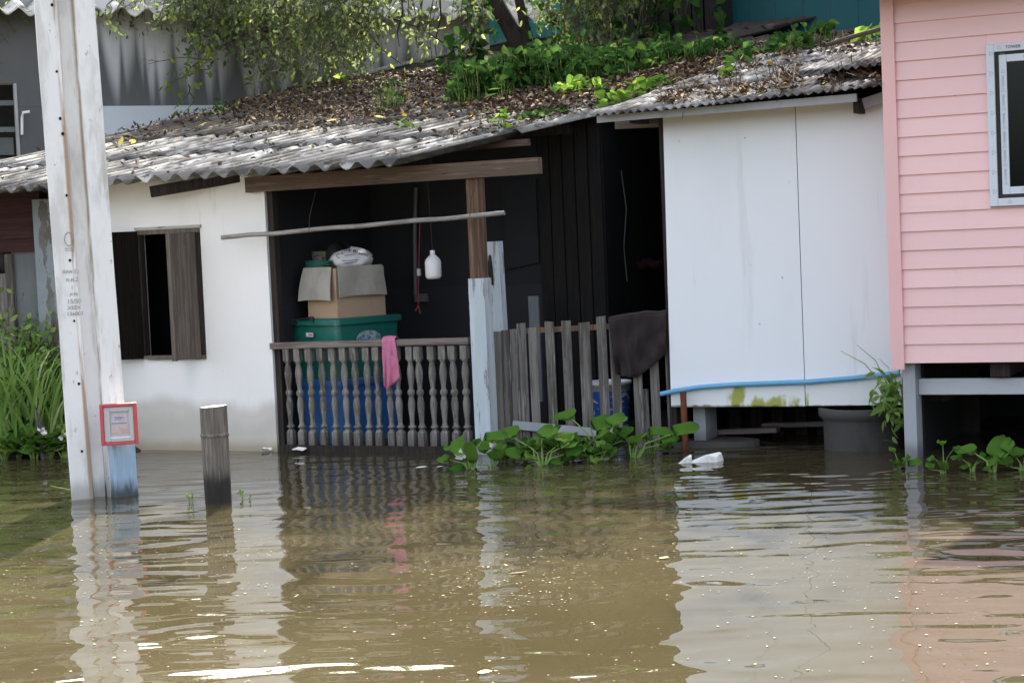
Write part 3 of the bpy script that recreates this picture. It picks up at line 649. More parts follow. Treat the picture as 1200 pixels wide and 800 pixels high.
# roof of the lean-to: small-wave sheets, a second loose layer and a dark gap under it
RE0 = pt(690, 138.5, .10); RE1 = pt(1032, 102, .10)
du = (RE1-RE0); RW = du.length; du.normalize()
rd = Vector((.10*C12, C12, S12)).normalized(); RN2 = du.cross(rd).normalized()
mb = MB()
for j in range(3):
    for i in range(4):
        o0 = RE0 + du*(i*RW/4) + rd*(j*.98 + rnd.uniform(-.02, .02)) + RN2*(.012 + rnd.uniform(0, .004))
        corrugated(mb, o0 + Vector((0, 0, -.0)), du, RW/4+.06 + (.35 if i == 3 else 0), (rd-RN2*.01).normalized(), (rd-RN2*.01).normalized(), 1.08, .062, .0105, nseg=8, th=.004, lenseg=4, chip=.05, nrm=RN2)
mb.build('small_wave_roof', asb2, shed)
mb = MB()
for (px, py, wd_, ln, lift, tl_) in ((935, 86, 1.1, .75, .10, .02), (1002, 74, .7, .9, .16, .03)):
    d = ray(px, py); o0 = pl(px, py, RE0 + RN2*lift, RN2)
    corrugated(mb, o0, du, wd_, (rd+RN2*tl_).normalized(), (rd+RN2*(tl_+.04)).normalized(), ln, .062, .0105, nseg=8, th=.005, lenseg=5, wob=.004, chip=.14, nrm=RN2)
mb.build('loose_roof_sheet', asb2, shed)
f0 = pt(700, 139.5, .20); f1 = pt(1004, 113.5, .20)
mb = MB(); mb.hexa([(f0.x, .19, f0.z-.028), (f1.x, .19, f1.z-.032), (f1.x, .215, f1.z-.032), (f0.x, .215, f0.z-.028)], [(f0.x, .19, f0.z+.02), (f1.x, .19, f1.z+.02), (f1.x, .215, f1.z+.02), (f0.x, .215, f0.z+.02)]); mb.build('fascia_board', greyp, shed)
g0 = pt(1005, 124, .3); mb = MB(); mb.box((g0.x-.02, .26, g0.z-.05), (g0.x+.02, .42, g0.z+.05)); mb.build('rafter_end', wdark, shed)
g1 = pt(1012, 122, .36); g2 = pt(1048, 110, .36); mb = MB(); mb.beam(g1, g2, .03, .07); mb.build('eave_board', greyp, shed)
g1 = pt(722, 147, .55); g2 = pt(776, 145, .55); mb = MB(); mb.beam((g1.x, .55, g1.z), (g2.x+.1, .55, g2.z), .05, .055); mb.build('top_beam', wgreyx, shed)
g3 = pt(745, 141, .33); mb = MB(); mb.box((g3.x-.035, .30, g3.z-.02), (g3.x+.035, .5, g3.z+.03)); mb.build('rafter_end', wdark, shed)
# under the lean-to
a = pt(821, 500, .62); mb = MB(); mb.box((a.x-.045, .60, -.1), (a.x+.045, .85, .40)); mb.build('stub_post', greyp, shed)
mb = MB(); mb.box((bl.x-.25, 1.55, -.2), (5.0, 1.6, .5)); mb.build('under_back_wall', wdark, shed)
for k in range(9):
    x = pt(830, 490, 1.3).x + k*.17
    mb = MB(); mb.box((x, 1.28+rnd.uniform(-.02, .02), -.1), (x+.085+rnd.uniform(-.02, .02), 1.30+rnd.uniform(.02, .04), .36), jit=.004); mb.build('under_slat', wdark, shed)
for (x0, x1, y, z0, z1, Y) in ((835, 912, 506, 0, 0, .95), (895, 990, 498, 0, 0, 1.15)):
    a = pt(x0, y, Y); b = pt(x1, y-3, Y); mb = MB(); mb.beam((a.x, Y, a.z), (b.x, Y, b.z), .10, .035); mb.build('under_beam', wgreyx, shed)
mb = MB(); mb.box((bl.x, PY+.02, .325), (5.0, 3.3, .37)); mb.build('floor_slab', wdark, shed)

# ================================================================== PINK HOUSE
pinkh = empty('pink_house', (5.9, .5, 0), 'pink clapboard house raised on grey posts', 'house')
QY = -.12
zb = pt(1100, 425, QY).z; bh = (pt(1100, 202.7, QY).z - pt(1100, 402.7, QY).z)/9
wxa, wxb = pt(1158.5, 150, QY).x, pt(1158.5, 150, QY).x + 1.0
wza, wzb = pt(1163, 242, QY).z, pt(1158, 53, QY).z
HX0 = pt(1045, 300, QY).x; HX1 = 9.2
mb = MB(); nb = 20
for k in range(nb):
    za = zb + k*bh; zc = za + bh
    def lap(x0, x1, za=za, zc=zc):
        mb.hexa([(x0, QY, za), (x1, QY, za), (x1, QY+.03, za), (x0, QY+.03, za)], [(x0, QY+.013, zc+.002), (x1, QY+.013, zc+.002), (x1, QY+.03, zc+.002), (x0, QY+.03, zc+.002)])
    xs = HX0+.04
    if zc > wza+.004 and za < wzb-.004:
        lap(xs, wxa-.001); lap(wxb+.001, HX1)
        if zc > wzb: lap(wxa, wxb, wzb+.002, zc)
        if za < wza: lap(wxa, wxb, za, wza-.002)
    else: lap(xs, HX1)
mb.build('clapboard_wall', pink, pinkh)
mb = MB(); zT = zb+nb*bh
mb.box((HX0+.05, QY+.031, zb+.003), (wxa-.002, QY+.09, zT)); mb.box((wxb+.002, QY+.031, zb+.003), (HX1, QY+.09, zT)); mb.box((wxa-.001, QY+.031, zb+.003), (wxb+.001, QY+.09, wza-.002)); mb.box((wxa-.001, QY+.031, wzb+.002), (wxb+.001, QY+.09, zT))
mb.build('wall_core', wdark, pinkh)
mb = MB()   # side wall of boards towards the lean-to
for k in range(nb):
    za = zb + k*bh
    mb.box((HX0, QY+.09, za), (HX0+.03, 5.0, za+bh-.003))
mb.build('side_boards', pink, pinkh)
t0 = pt(1034.5, 0, QY-.02); t1 = pt(1060, 433, QY-.02)
mb = MB(); mb.box((t1.x-.085, QY-.022, t1.z), (t1.x, QY-.001, zT)); mb.box((t1.x-.085, QY, t1.z+.03), (t1.x-.062, QY+.11, zT)); mb.build('corner_trim', pinktrim, pinkh, bevel=.003)
# window: film-covered frame, inner sash, dark pane
mb = MB(); ft = .052
def ring(mb, x0, x1, z0, z1, t, y0, y1):
    mb.box((x0, y0, z0), (x0+t, y1, z1)); mb.box((x1-t, y0, z0), (x1, y1, z1)); mb.box((x0+t+.001, y0, z0), (x1-t-.001, y1, z0+t)); mb.box((x0+t+.001, y0, z1-t), (x1-t-.001, y1, z1))
ring(mb, wxa, wxb, wza, wzb, .048, QY-.022, QY+.03)
pw = mb.build('window', alum, pinkh, bevel=.002)
mb = MB(); ring(mb, wxa+.047, wxb-.047, wza+.047, wzb-.047, .032, QY+.001, QY+.06); mb.build('sash_gap', sash_gap, pw)
mb = MB(); ring(mb, wxa+.075, wxb-.2, wza+.072, wzb-.068, .045, QY-.006, QY+.025); mb.build('sash', alum, pw, bevel=.002)
mb = MB(); mb.box((wxa+.118, QY+.012, wza+.115), (wxb-.243, QY+.018, wzb-.112)); mb.build('pane', glass, pw)
mb = MB(); mb.box((wxb-.199, QY+.03, wza+.08), (wxb-.08, QY+.036, wzb-.08)); mb.build('pane', glass, pw)
# printed triangles and lettering on the protective film
def tri(mb_, c, s, y, ang=0):
    mb = MB()
    pts = [Vector((math.cos(ang+math.pi/2+k*2*math.pi/3)*s, 0, math.sin(ang+math.pi/2+k*2*math.pi/3)*s)) for k in range(3)]
    for k in range(3):
        a, b = pts[k], pts[(k+1) % 3]; i0, i1 = a*.80, b*.80
        q = [Vector((c[0], y, c[1]))+v for v in (a, b, i1, i0)]
        mb.hexa(q, [v + Vector((0, -.0012, 0)) for v in q])
    mb.build('film_triangle', bink2, pw)
for k in range(8):
    tri(mb, (wxa+.030, wza+.09+k*.122), .017, QY-.0222, rad(30))
    tri(mb, (wxa+.098, wza+.14+k*.115), .015, QY-.0062, rad(0))
for k in range(4):
    tri(mb, (wxa+.03+.23*k+.05, wzb-.024), .016, QY-.0222); tri(mb, (wxa+.12+.23*k, wza+.024), .016, QY-.0222)
    tri(mb, (wxa+.2+.18*k, wza+.094), .014, QY-.0062)
for k in range(3):
    text_mesh('film_lettering', 'TOWER', .026, bink, pw, (wxa+.165+.23*k, QY-.0235, wzb-.025), (1, 0, 0), (0, 0, 1))
    text_mesh('film_lettering', 'TOWER', .022, bink2, pw, (wxa+.26+.16*k, QY-.0075, wzb-.09), (1, 0, 0), (0, 0, 1))
for k in range(6):
    text_mesh('film_lettering', 'TOWER', .020, bink2, pw, (wxa+.098, QY-.0075, wza+.195+k*.115), (0, 0, 1), (-1, 0, 0))
# posts, beam, joist, floor
pa = pt(1066.5, 500, -.05)
for k, x in enumerate((pa.x, pa.x+2.1, pa.x+4.0)):
    mb = MB(); mb.box((x-.038, -.055, -.4), (x+.044, .115, zb+.004)); mb.build('house_post', greyp, pinkh, bevel=.004)
h0 = pt(1086, 452.5, .06)
mb = MB(); mb.box((pa.x+.046, .03, h0.z-.052), (HX1, .09, h0.z+.052)); mb.build('tie_beam', greybeam, pinkh, bevel=.003)
j0 = pt(1172, 435, -.02); mb = MB(); mb.box((j0.x-.06, -.03, zb-.10), (j0.x+.06, 4, zb-.001)); mb.build('floor_joist', wdark, pinkh)
mb = MB(); mb.box((HX0+.04, QY+.11, zb-.002+.01), (HX1, 4.9, zb+.05)); mb.build('floor_deck', wdark, pinkh)
mb = MB(); mb.box((pa.x-.2, 2.6, -.3), (HX1, 2.7, zb)); mb.box((pa.x-.02, .30, -.3), (pa.x+.02, 2.6, zb-.003)); mb.build('under_back_wall', black, pinkh)  # dark wall added to block the light and keep the space underneath dark
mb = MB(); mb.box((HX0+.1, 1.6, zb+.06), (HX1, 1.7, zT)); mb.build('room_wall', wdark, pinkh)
mb = MB(); zr = zT
mb.hexa([(HX0-.35, QY-.42, zr-.05), (HX1, QY-.42, zr-.05), (HX1, 5.2, zr+1.25), (HX0-.35, 5.2, zr+1.25)], [(HX0-.35, QY-.42, zr+.01), (HX1, QY-.42, zr+.01), (HX1, 5.2, zr+1.31), (HX0-.35, 5.2, zr+1.31)])
mb.build('house_roof', mat('grey_sheet_roof', (.3, .3, .32), .5), pinkh)

# ================================================================== BUILDINGS BEHIND
ge = Vector((math.cos(rad(50)), math.sin(rad(50)), 0)); gn = Vector((ge.y, -ge.x, 0)); G0 = Vector((-3.75, 4.6, 0))
def gp(x, y, off=0.0): return pl(x, y, G0 + gn*off, gn)
oldh = empty('old_grey_house', G0, 'old grey cement house with mildew streaks and a jagged corrugated roof', 'house')
A = gp(-70, 100); B = gp(575, 80)
zm = gp(187, 124).z; ze = gp(160, 22).z
LEFT_S = Vector((gp(62, 100).x, gp(62, 100).y, 0)).dot(ge)
mildew_nodes(graywall, zm, (ge.x, ge.y))
def gbox(mb, p, q, z0, z1, y0, y1):
    a0 = p + gn*y0; a1 = q + gn*y0; b1 = q + gn*y1; b0 = p + gn*y1
    mb.hexa([(v.x, v.y, z0) for v in (a0, a1, b1, b0)], [(v.x, v.y, z1) for v in (a0, a1, b1, b0)])
P0 = Vector((A.x, A.y, 0)); P1 = Vector((B.x, B.y, 0))
q_ = gp(95, 140); BL0 = Vector((q_.x, q_.y, 0)); w0 = gp(-60, 140); w1 = gp(20, 140); wz0_ = gp(10, 185).z; wz1_ = gp(10, 98).z
W0 = Vector((w0.x, w0.y, 0)); W1 = Vector((w1.x, w1.y, 0))
mb = MB()
gbox(mb, P0, W0, zm, ze+.25, 0, -.15); gbox(mb, W1, P1, zm, ze+.25, 0, -.15); gbox(mb, W0, W1, wz1_, ze+.25, 0, -.15); gbox(mb, W0, W1, -.3, wz0_, 0, -.15); gbox(mb, P0, W0, -.3, zm-.002, 0, -.15); gbox(mb, W1, BL0, -.3, zm-.002, 0, -.15)
mb.build('cement_wall', graywall, oldh)
mb = MB(); gbox(mb, BL0, P1, -.3, zm-.002, .03, -.15); mb.build('base_wall', bluewall, oldh)
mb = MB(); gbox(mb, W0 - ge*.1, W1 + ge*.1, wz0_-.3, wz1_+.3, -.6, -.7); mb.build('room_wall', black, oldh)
mb = MB(); wh = wz1_-wz0_
for t in (.36, .72): gbox(mb, W0, W1, wz0_+wh*t, wz0_+wh*t+.05, -.1, -.14)
gbox(mb, W0, W1, wz0_+.05, wz0_+wh*.30, -.3, -.32)
mb.build('window_bar', greypan, oldh)
mb = MB(); gbox(mb, W1-ge*.015, W1+ge*.012, wz0_-.02, wz1_, .012, -.05); mb.build('window_edge', mat('pale_edge', (.4, .4, .4), .8), oldh)
mb = MB(); gu = Vector((0, 0, 1)); rdir2 = (-gn*math.cos(rad(20)) + gu*math.sin(rad(20))).normalized(); RN3 = ge.cross(rdir2).normalized()
o0 = P0 + Vector((0, 0, ze)) + gn*.35 - ge*.8
tot = (P1-P0).length + 1.6
for j in range(3):
    for i in range(5):
        corrugated(mb, o0 + ge*(i*tot/5) + rdir2*(j*1.15) + RN3*.02, ge, tot/5+.1, (rdir2-RN3*.015).normalized(), (rdir2-RN3*.015).normalized(), 1.28, .265, .045, nseg=10, th=.012, lenseg=4, wob=.02, chip=.10, nrm=RN3)
mb.build('corrugated_roof', asb3, oldh)
mb = MB(); c = gp(25, 97, .06); mb.tube([gp(26, 158, .06), gp(26, 138, .06), gp(27, 132, .08), gp(35, 131, .10)], .016, 8); mb.build('bent_pipe', whitepl, oldh)

tq = empty('turquoise_house', (0, 9.5, 0), 'turquoise sheet-walled house behind the tree and vines', 'house')
mb = MB(); TY = 9.2
x = -5.2; k = 0
while x < .9:
    mb.box((x, TY + (.012 if k % 2 else 0), -.3), (x+.235, TY+.06, 6.0)); x += .24; k += 1
mb.build('sheet_wall', turq, tq)
mb = MB(); mb.hexa([(-6, 8.6, 6.0), (1.2, 8.6, 6.0), (1.2, 13, 7.4), (-6, 13, 7.4)], [(-6, 8.6, 6.06), (1.2, 8.6, 6.06), (1.2, 13, 7.46), (-6, 13, 7.46)]); mb.build('sheet_roof', asb3, tq)
tl2 = empty('teal_house', (4, 8, 0), 'dark teal sheet-walled house behind the lean-to roof', 'house')
mb = MB(); x = pt(848, 40, 7.6).x
while x < 9:
    mb.box((x, 7.6 + rnd.choice((0, .01)), -.3), (x+.30, 7.66, 6.5)); x += .303
mb.build('sheet_wall', teal, tl2)
mb = MB(); mb.hexa([(.8, 7.0, 6.5), (9, 7.0, 6.5), (9, 11, 7.8), (.8, 11, 7.8)], [(.8, 7.0, 6.56), (9, 7.0, 6.56), (9, 11, 7.86), (.8, 11, 7.86)]); mb.build('sheet_roof', asb3, tl2)
ts = empty('timber_shed', (1, 7.2, 0), 'dark timber shed hung with vines behind the roof', 'shed')
xa, xb = pt(697, 40, 7.0).x, pt(846, 40, 7.0).x
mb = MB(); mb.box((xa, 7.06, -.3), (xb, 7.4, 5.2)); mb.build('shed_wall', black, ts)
x = xa
while x < xb-.05:
    wd_ = rnd.uniform(.09, .2); mb = MB(); mb.box((x, 7.0+rnd.uniform(-.03, .02), -.3), (min(x+wd_, xb), 7.055, 5.2), jit=.01); mb.build('wall_plank', wdark, ts); x += wd_ + rnd.uniform(.01, .1)
mb = MB(); mb.hexa([(xa-.3, 6.5, 5.2), (xb+.3, 6.5, 5.2), (xb+.3, 9, 5.9), (xa-.3, 9, 5.9)], [(xa-.3, 6.5, 5.25), (xb+.3, 6.5, 5.25), (xb+.3, 9, 5.95), (xa-.3, 9, 5.95)]); mb.build('shed_roof', asb, ts)

# ================================================================== POLE, BLUE POST, METER BOX, STUMP
# H-section concrete pole, face turned to the canal
pb = gz(119, 583); pyaw = rad(40)
pdir = Vector((math.cos(pyaw), math.sin(pyaw), 0)); pn = Vector((pdir.y, -pdir.x, 0))
pb = pb - pn*.10
pole = empty('utility_pole', (pb.x, pb.y, 0), 'tall whitewashed concrete utility pole with grooved face and rust streaks', 'utility pole')
sec = [(-.185, .10), (-.185, -.10), (-.052, -.10), (-.038, -.030), (.030, -.030), (.050, -.10), (.185, -.10), (.185, .10), (.05, .10), (.03, .06), (-.03, .06), (-.05, .10)]
mb = MB(); zs = [-.6 + .28*k for k in range(32)]; n = len(sec); vs = []
lean = Vector((-.0165, 0, 1))
for z in zs:
    for (x, y) in sec:
        jx = .004*mnoise.noise(Vector((x*9, z*2.5, y*7))) ; vs.append((x + jx, y + .003*mnoise.noise(Vector((x*7, z*3, 5))), z))
fs = [(j*n+k, j*n+(k+1) % n, (j+1)*n+(k+1) % n, (j+1)*n+k) for j in range(len(zs)-1) for k in range(n)]
mb.add(vs, fs); mb.add(vs[-n:], [tuple(range(n))])
shaft = mb.build('pole_shaft', concrete)
shaft.parent = pole; shaft.rotation_euler = (0, rad(-1.0), pyaw)
def on_pole(px, py, off=0.0):
    """front face point (flange plane)"""
    p = pl(px, py, Vector((pb.x, pb.y, 0)) + pn*(.10+off), pn); return p
holes = [(78, 6), (83, 83), (86.5, 12), (93, 87), (99, 163), (70, 140), (73.5, 157), (97, 84), (78, 230), (104, 236), (117, 260), (82, 305), (110, 310), (87, 374), (114, 384), (119, 457), (92, 449), (96, 528)]
holes = [(61, 6), (87, 11), (66.5, 84), (92.5, 88), (70.5, 139), (73.5, 157), (98, 163), (78, 229), (104, 237), (117, 261), (82, 305), (110.5, 310), (87, 376), (114.5, 384.5), (118.5, 457.5), (92.5, 449.5), (96, 528.5)]
hole = None
for (px, py) in holes:
    mid_ = 84 + (py)*.062 < px < 101 + py*.062
    p = on_pole(px, py, -.0695 if mid_ else .001)
    if hole is None:
        mb = MB(); r = .0095; vs = []
        ringv = [Vector((0, 0, 0)) + pdir*(r*math.cos(t)) + Vector((0, 0, r*1.15*math.sin(t))) for t in [2*math.pi*k/10 for k in range(10)]]
        mb.add([v + pn*.002 for v in ringv] + [v - pn*.02 for v in ringv], [tuple(range(10))] + [(k, 10+k, 10+(k+1) % 10, (k+1) % 10) for k in range(10)])
        hole = mb.build('bolt_hole', verydark); hole.parent = pole; hole.location = p - wloc(pole)
    else:
        h = dup(hole, pole, p - wloc(pole)); s = rnd.uniform(.75, 1.1); h.scale = (s, s, s)
# stencilled marks on the left flange
up = Vector((-.0175, -.00, 1)).normalized()
for (body, px, py, size) in (('กกพ ร์ฐ', 83, 318, .040), ('ก.ค.2', 84.5, 327.5, .045), ('1', 84.5, 337, .04), ('.หาง', 86, 344.5, .040), ('15/50', 87, 353, .048), ('XEEX', 87, 360.5, .042), ('136003', 88, 367.5, .042)):
    text_mesh('stencil_lettering', body, size*.82, bink2, pole, on_pole(px, py, .004), pdir, up)
mb = MB(); e = on_pole(80.5, 280, .003)
ell = [e + pdir*(.026*math.cos(t)) + up*(.042*math.sin(t)) for t in [2*math.pi*k/22 for k in range(23)]]
mb.tube(ell, .0022, 4); mb.build('stencil_emblem', bink2, pole)
for py_ in (291, 293.5):
    mb = MB(); a = on_pole(76.5, py_, .003); b = on_pole(86, py_-.4, .003); mb.tube([a, b], .0018, 4); mb.build('stencil_line', bink2, pole)

# short sky-blue post in front of the pole
bp_ = gz(142, 580) ; by = rad(66)
bpo = empty('painted_post', (bp_.x, bp_.y, 0), 'short sky-blue wooden post at the foot of the concrete pole', 'post')
mb = MB(); hw = .082; zt_ = pt(140, 500, bp_.y).z
cs, sn = math.cos(by), math.sin(by); vs = []
zz = [-.5, 0, .08, .2, .33, zt_]
for z in zz:
    for (x, y) in ((-hw, -hw), (hw, -hw), (hw, hw), (-hw, hw)):
        x += .004*mnoise.noise(Vector((z*9, x*30, 1))); xx = x*cs - y*sn - z*.010; yy = x*sn + y*cs
        vs.append((bp_.x+xx, bp_.y+yy, z))
mb.add(vs, [(j*4+k, j*4+(k+1) % 4, (j+1)*4+(k+1) % 4, (j+1)*4+k) for j in range(len(zz)-1) for k in range(4)]); mb.add(vs[-4:], [(0, 1, 2, 3)])
mb.build('post_shaft', bluepost, bpo, bevel=.006)

# red-framed meter box
mdir = Vector((math.cos(rad(35)), math.sin(rad(35)), 0)); mn = Vector((mdir.y, -mdir.x, 0)); M0 = Vector((bp_.x, bp_.y, 0)) + mn*.19
def on_m(px, py, off=0.0): return pl(px, py, M0 + mn*off, mn)
c00 = on_m(119, 522); c11 = on_m(160, 471); cw = (c11-c00).dot(mdir); ch_ = c11.z-c00.z
box = empty('meter_box', c00, 'red-framed box with two faded paper notes behind its window on the pole', 'box')
tilt = -0.012
def mq(u, v, off): return c00 + mdir*(u*cw + (v-.5)*tilt*0) + Vector((0, 0, v*ch_ - 0*u)) + mn*off
def mbox(mb, u0, u1, v0, v1, o0, o1):
    a = [mq(u0, v0, o0), mq(u1, v0, o0), mq(u1, v1, o0), mq(u0, v1, o0)]; b = [mq(u0, v0, o1), mq(u1, v0, o1), mq(u1, v1, o1), mq(u0, v1, o1)]
    mb.hexa(a, b)
mb = MB(); mbox(mb, .02, .98, .015, .985, -.055, -.005); mb.build('box_body', greypl, box, bevel=.004)
mb = MB(); t = .095; tv = .075
mbox(mb, 0, t, 0, 1, -.004, .028); mbox(mb, 1-t, 1, 0, 1, -.004, .028); mbox(mb, t+.002, 1-t-.002, 0, tv, -.004, .028); mbox(mb, t+.002, 1-t-.002, 1-tv, 1, -.004, .028); mb.build('red_frame', redpl, box, bevel=.005)
mb = MB(); a, b = .262, .775; c, d = .20, .80
mbox(mb, t+.004, a, tv+.004, 1-tv-.004, -.003, .012); mbox(mb, b, 1-t-.004, tv+.004, 1-tv-.004, -.003, .012); mbox(mb, a+.002, b-.002, tv+.004, c, -.003, .012); mbox(mb, a+.002, b-.002, d, 1-tv-.004, -.003, .012); mb.build('inner_frame', greypl, box, bevel=.003)
mb = MB(); mbox(mb, a, b, c, d, -.004, -.001); mb.build('backing', greypl, box)
mb = MB(); mbox(mb, .285, .72, .505, .755, .0, .002); n1 = mb.build('paper_note', paper, box)
mb = MB(); mbox(mb, .268, .765, .235, .485, .0, .002); n2 = mb.build('paper_note', paper2, box)
mb = MB()
for (u0, u1, v) in ((.38, .60, .655), (.40, .62, .635), (.39, .56, .60), (.30, .70, .515)): mbox(mb, u0, u1, v, v+.012, .0022, .003)
mb.build('ink_line', ink, n1)
mb = MB(); mbox(mb, .29, .50, .26, .30, .0022, .003); mbox(mb, .54, .74, .26, .38, .0022, .003); mb.build('printed_patch', mat('salmon_print', (.60, .42, .38), .8), n2)
mb = MB(); mbox(mb, .25, .79, .155, .190, .012, .016); mb.build('sill_strip', whitepl, box)

# sawn-off timber stump
sp_ = gz(256, 587); stt = pt(250.5, 476, sp_.y)
stump = empty('timber_stump', (sp_.x, sp_.y, 0), 'weathered sawn-off timber stump standing alone in the water', 'stump')
mb = MB(); nn = 44; vs = []; zs = [-.4, 0, .05, .1, .15, .2, .3, .395, .41, .425, .52, stt.z]
for z in zs:
    t = z/stt.z; c = Vector((sp_.x*(1-t) + stt.x*t - .000, sp_.y, z))
    for k in range(nn):
        a = 2*math.pi*k/nn; r = .081 + .006*mnoise.noise(Vector((math.cos(a)*1.4, math.sin(a)*1.4, z*1.5))) + .0085*mnoise.noise(Vector((math.cos(a)*7, math.sin(a)*7, z*.9))) - .010*max(0, mnoise.noise(Vector((math.cos(a)*11, math.sin(a)*11, z*1.4+4)))-.25)
        if abs(z-.41) < .003: r += .006
        zz_ = z + (.004*math.cos(a-.4) if z == zs[-1] else 0)
        vs.append((c.x + r*math.cos(a), c.y + r*math.sin(a), zz_))
mb.add(vs, [(j*nn+k, j*nn+(k+1) % nn, (j+1)*nn+(k+1) % nn, (j+1)*nn+k) for j in range(len(zs)-1) for k in range(nn)])
mb.build('stump_shaft', wstump, stump)
mb = MB(); mb.add([Vector(v) + Vector((0, 0, .001)) for v in vs[-nn:]], [tuple(range(nn))]); mb.build('sawn_top', cutwood, stump)

# ================================================================== RAILING
RYp = .02
rl = pt(320, 404.5, RYp); rr = pt(551, 398.5, RYp)
rail = empty('porch_railing', (rl.x, RYp, 0), 'weathered grey porch railing with turned balusters', 'railing')
mb = MB(); mb.beam((rl.x-.01, RYp, rl.z-.004), (rr.x, RYp, rr.z-.004), .075, .048); mb.build('top_rail', wgreyx, rail, bevel=.004)
mb = MB(); mb.beam((.03, RYp, .015), (rr.x, RYp, .015), .07, .07); mb.build('bottom_rail', wdark, rail)
prof = [(.018, .165), (.019, .18), (.030, .186), (.031, .196), (.020, .202), (.017, .23), (.021, .28), (.0275, .34), (.027, .37), (.020, .405), (.017, .42), (.026, .432), (.0285, .447), (.025, .462), (.016, .474), (.019, .50), (.0265, .555), (.0285, .59), (.024, .63), (.017, .665), (.020, .672), (.027, .68), (.020, .69)]
bal = None
bx_ = [338, 351.5, 364, 377, 391, 404.5, 417, 430, 442, 456.5, 467, 480, 492.5, 506.5, 518.5, 532.5, 545]
bxs = [pt(px, 440, RYp).x for px in bx_]
for i, x in enumerate(bxs):
    if i == 0:
        mb = MB(); hw = .026
        mb.box((x-hw, RYp-hw, .052), (x+hw, RYp+hw, .150)); mb.add([(x-hw, RYp-hw, .150), (x+hw, RYp-hw, .150), (x+hw, RYp+hw, .150), (x-hw, RYp+hw, .150), (x-.014, RYp-.014, .170), (x+.014, RYp-.014, .170), (x+.014, RYp+.014, .170), (x-.014, RYp+.014, .170)], [(0,1,5,4), (1,2,6,5), (2,3,7,6), (3,0,4,7)])
        mb.lathe((x, RYp, 0), prof, 12); mb.box((x-hw, RYp-hw, .688), (x+hw, RYp+hw, .786))
        bal = mb.build('baluster', wbal); bal.parent = rail; bal.location = (0, 0, 0)
        me = bal.data; off = Vector((x, RYp, 0))
        for v in me.vertices: v.co -= off
        bal.location = off - wloc(rail)
    else:
        b = dup(bal, rail, Vector((x, RYp + rnd.uniform(-.004, .004), rnd.uniform(-.004, .002))) - wloc(rail))
        b.rotation_euler = (rnd.uniform(-.012, .012), rnd.uniform(-.018, .018), rnd.uniform(-.12, .12))

# ================================================================== PICKET FENCE
fa = Vector((1.745, .16, 0)); fb = Vector((3.06, .50, 0)); fd = (fb-fa).normalized(); fnn = Vector((fd.y, -fd.x, 0))
def fp(px, py, off=0.0): return pl(px, py, fa + fnn*off, fnn)
fence = empty('picket_fence', fa, 'crooked weathered picket fence between the blue post and the white panel', 'fence')
pk = [(574.5, 386.5, 388, 540, 0), (587, 596, 387, 540, .006), (596.5, 606, 386, 530, .004), (605, 615.5, 379, 530, -.012), (618.5, 628.5, 384, 528, -.012), (638, 648.5, 377, 520, -.010),
      (657.5, 668.5, 376, 522, -.012), (677.5, 690.5, 378, 522, -.011), (698.5, 709.5, 371, 512, -.012), (713, 724, 372, 508, .010), (740, 750.5, 400, 520, -.010), (745.5, 759.5, 456, 518, -.040), (759.5, 770, 390, 516, -.011), (778, 791, 388, 512, -.010)]
pk[0] = (575, 586.5, 388.5, 540, 0)
for (a, b, ty, by_, off) in pk:
    ta = fp(a, ty, off); tb = fp(b, ty-.4, off)
    lx = (by_-ty)*.046
    ba_ = fp(a+lx, by_, off); bb_ = fp(b+lx, by_, off)
    ba_.z = bb_.z = -.12 if by_ > 510 else min(ba_.z, bb_.z)
    g = fnn*.016; mb = MB(); j = rnd.uniform(-.006, .006)
    mb.hexa([ba_, bb_, bb_-g, ba_-g], [ta + Vector((0, 0, j)), tb - Vector((0, 0, j)), tb-g - Vector((0, 0, j)), ta-g + Vector((0, 0, j))])
    mb.build('picket', wgrey, fence, bevel=.002)
mb = MB(); a = fp(600, 388.5, .0); b = fp(785, 379, .0); mb.beam(a - fnn*.032, b - fnn*.032, .03, .038); mb.build('fence_rail', wbrown, fence)
mb = MB(); a = fp(601, 497.5, .024); b = fp(726, 509, .024); mb.beam(a, b, .022, .060); o = mb.build('fence_rail', greyp, fence); tag(o, 'loose pale grey board nailed low across the pickets')
# cloths
def sheet(name, m, poly_top, poly_bot, n, mfun, parent=None, th=.003, rows=20, over=.05, back=None):
    """hanging cloth between a top edge and a bottom edge (world points, same count), mfun(u,v) = outward wave"""
    mb = MB(); vs = []; cols = len(poly_top)*9
    def lerp(P, u):
        x = u*(len(P)-1); i = min(int(x), len(P)-2); return P[i]*(1-(x-i)) + P[i+1]*(x-i)
    for j in range(rows+1):
        v = j/rows
        for i in range(cols+1):
            u = i/cols; vs.append(lerp(poly_top, u)*(1-v) + lerp(poly_bot, u)*v + n*mfun(u, v))
    W = cols+1; fs = [(j*W+i, j*W+i+1, (j+1)*W+i+1, (j+1)*W+i) for j in range(rows) for i in range(cols)]
    mb.add(vs, fs, True)
    # fold over the rail and hang behind
    k0 = [Vector(p) for p in vs[:W]]; ov = []
    for p in k0: ov += [p]
    r1 = [p - n*.03 + Vector((0, 0, .018)) for p in k0]; r2 = [p - n*.075 + Vector((0, 0, -.01)) for p in k0]; r3 = [p - n*.082 + Vector((0, 0, -over)) for p in k0]
    mb.add(k0 + r1 + r2 + r3, [(j*W+i, (j+1)*W+i, (j+1)*W+i+1, j*W+i+1) for j in range(3) for i in range(cols)], True)
    o = mb.build(name, m, parent)
    sd = o.modifiers.new('thickness', 'SOLIDIFY'); sd.thickness = th; sd.offset = 0
    return o
def tp(px, py): return pt(px, py, RYp-.047)
ny = Vector((0, -1, 0))
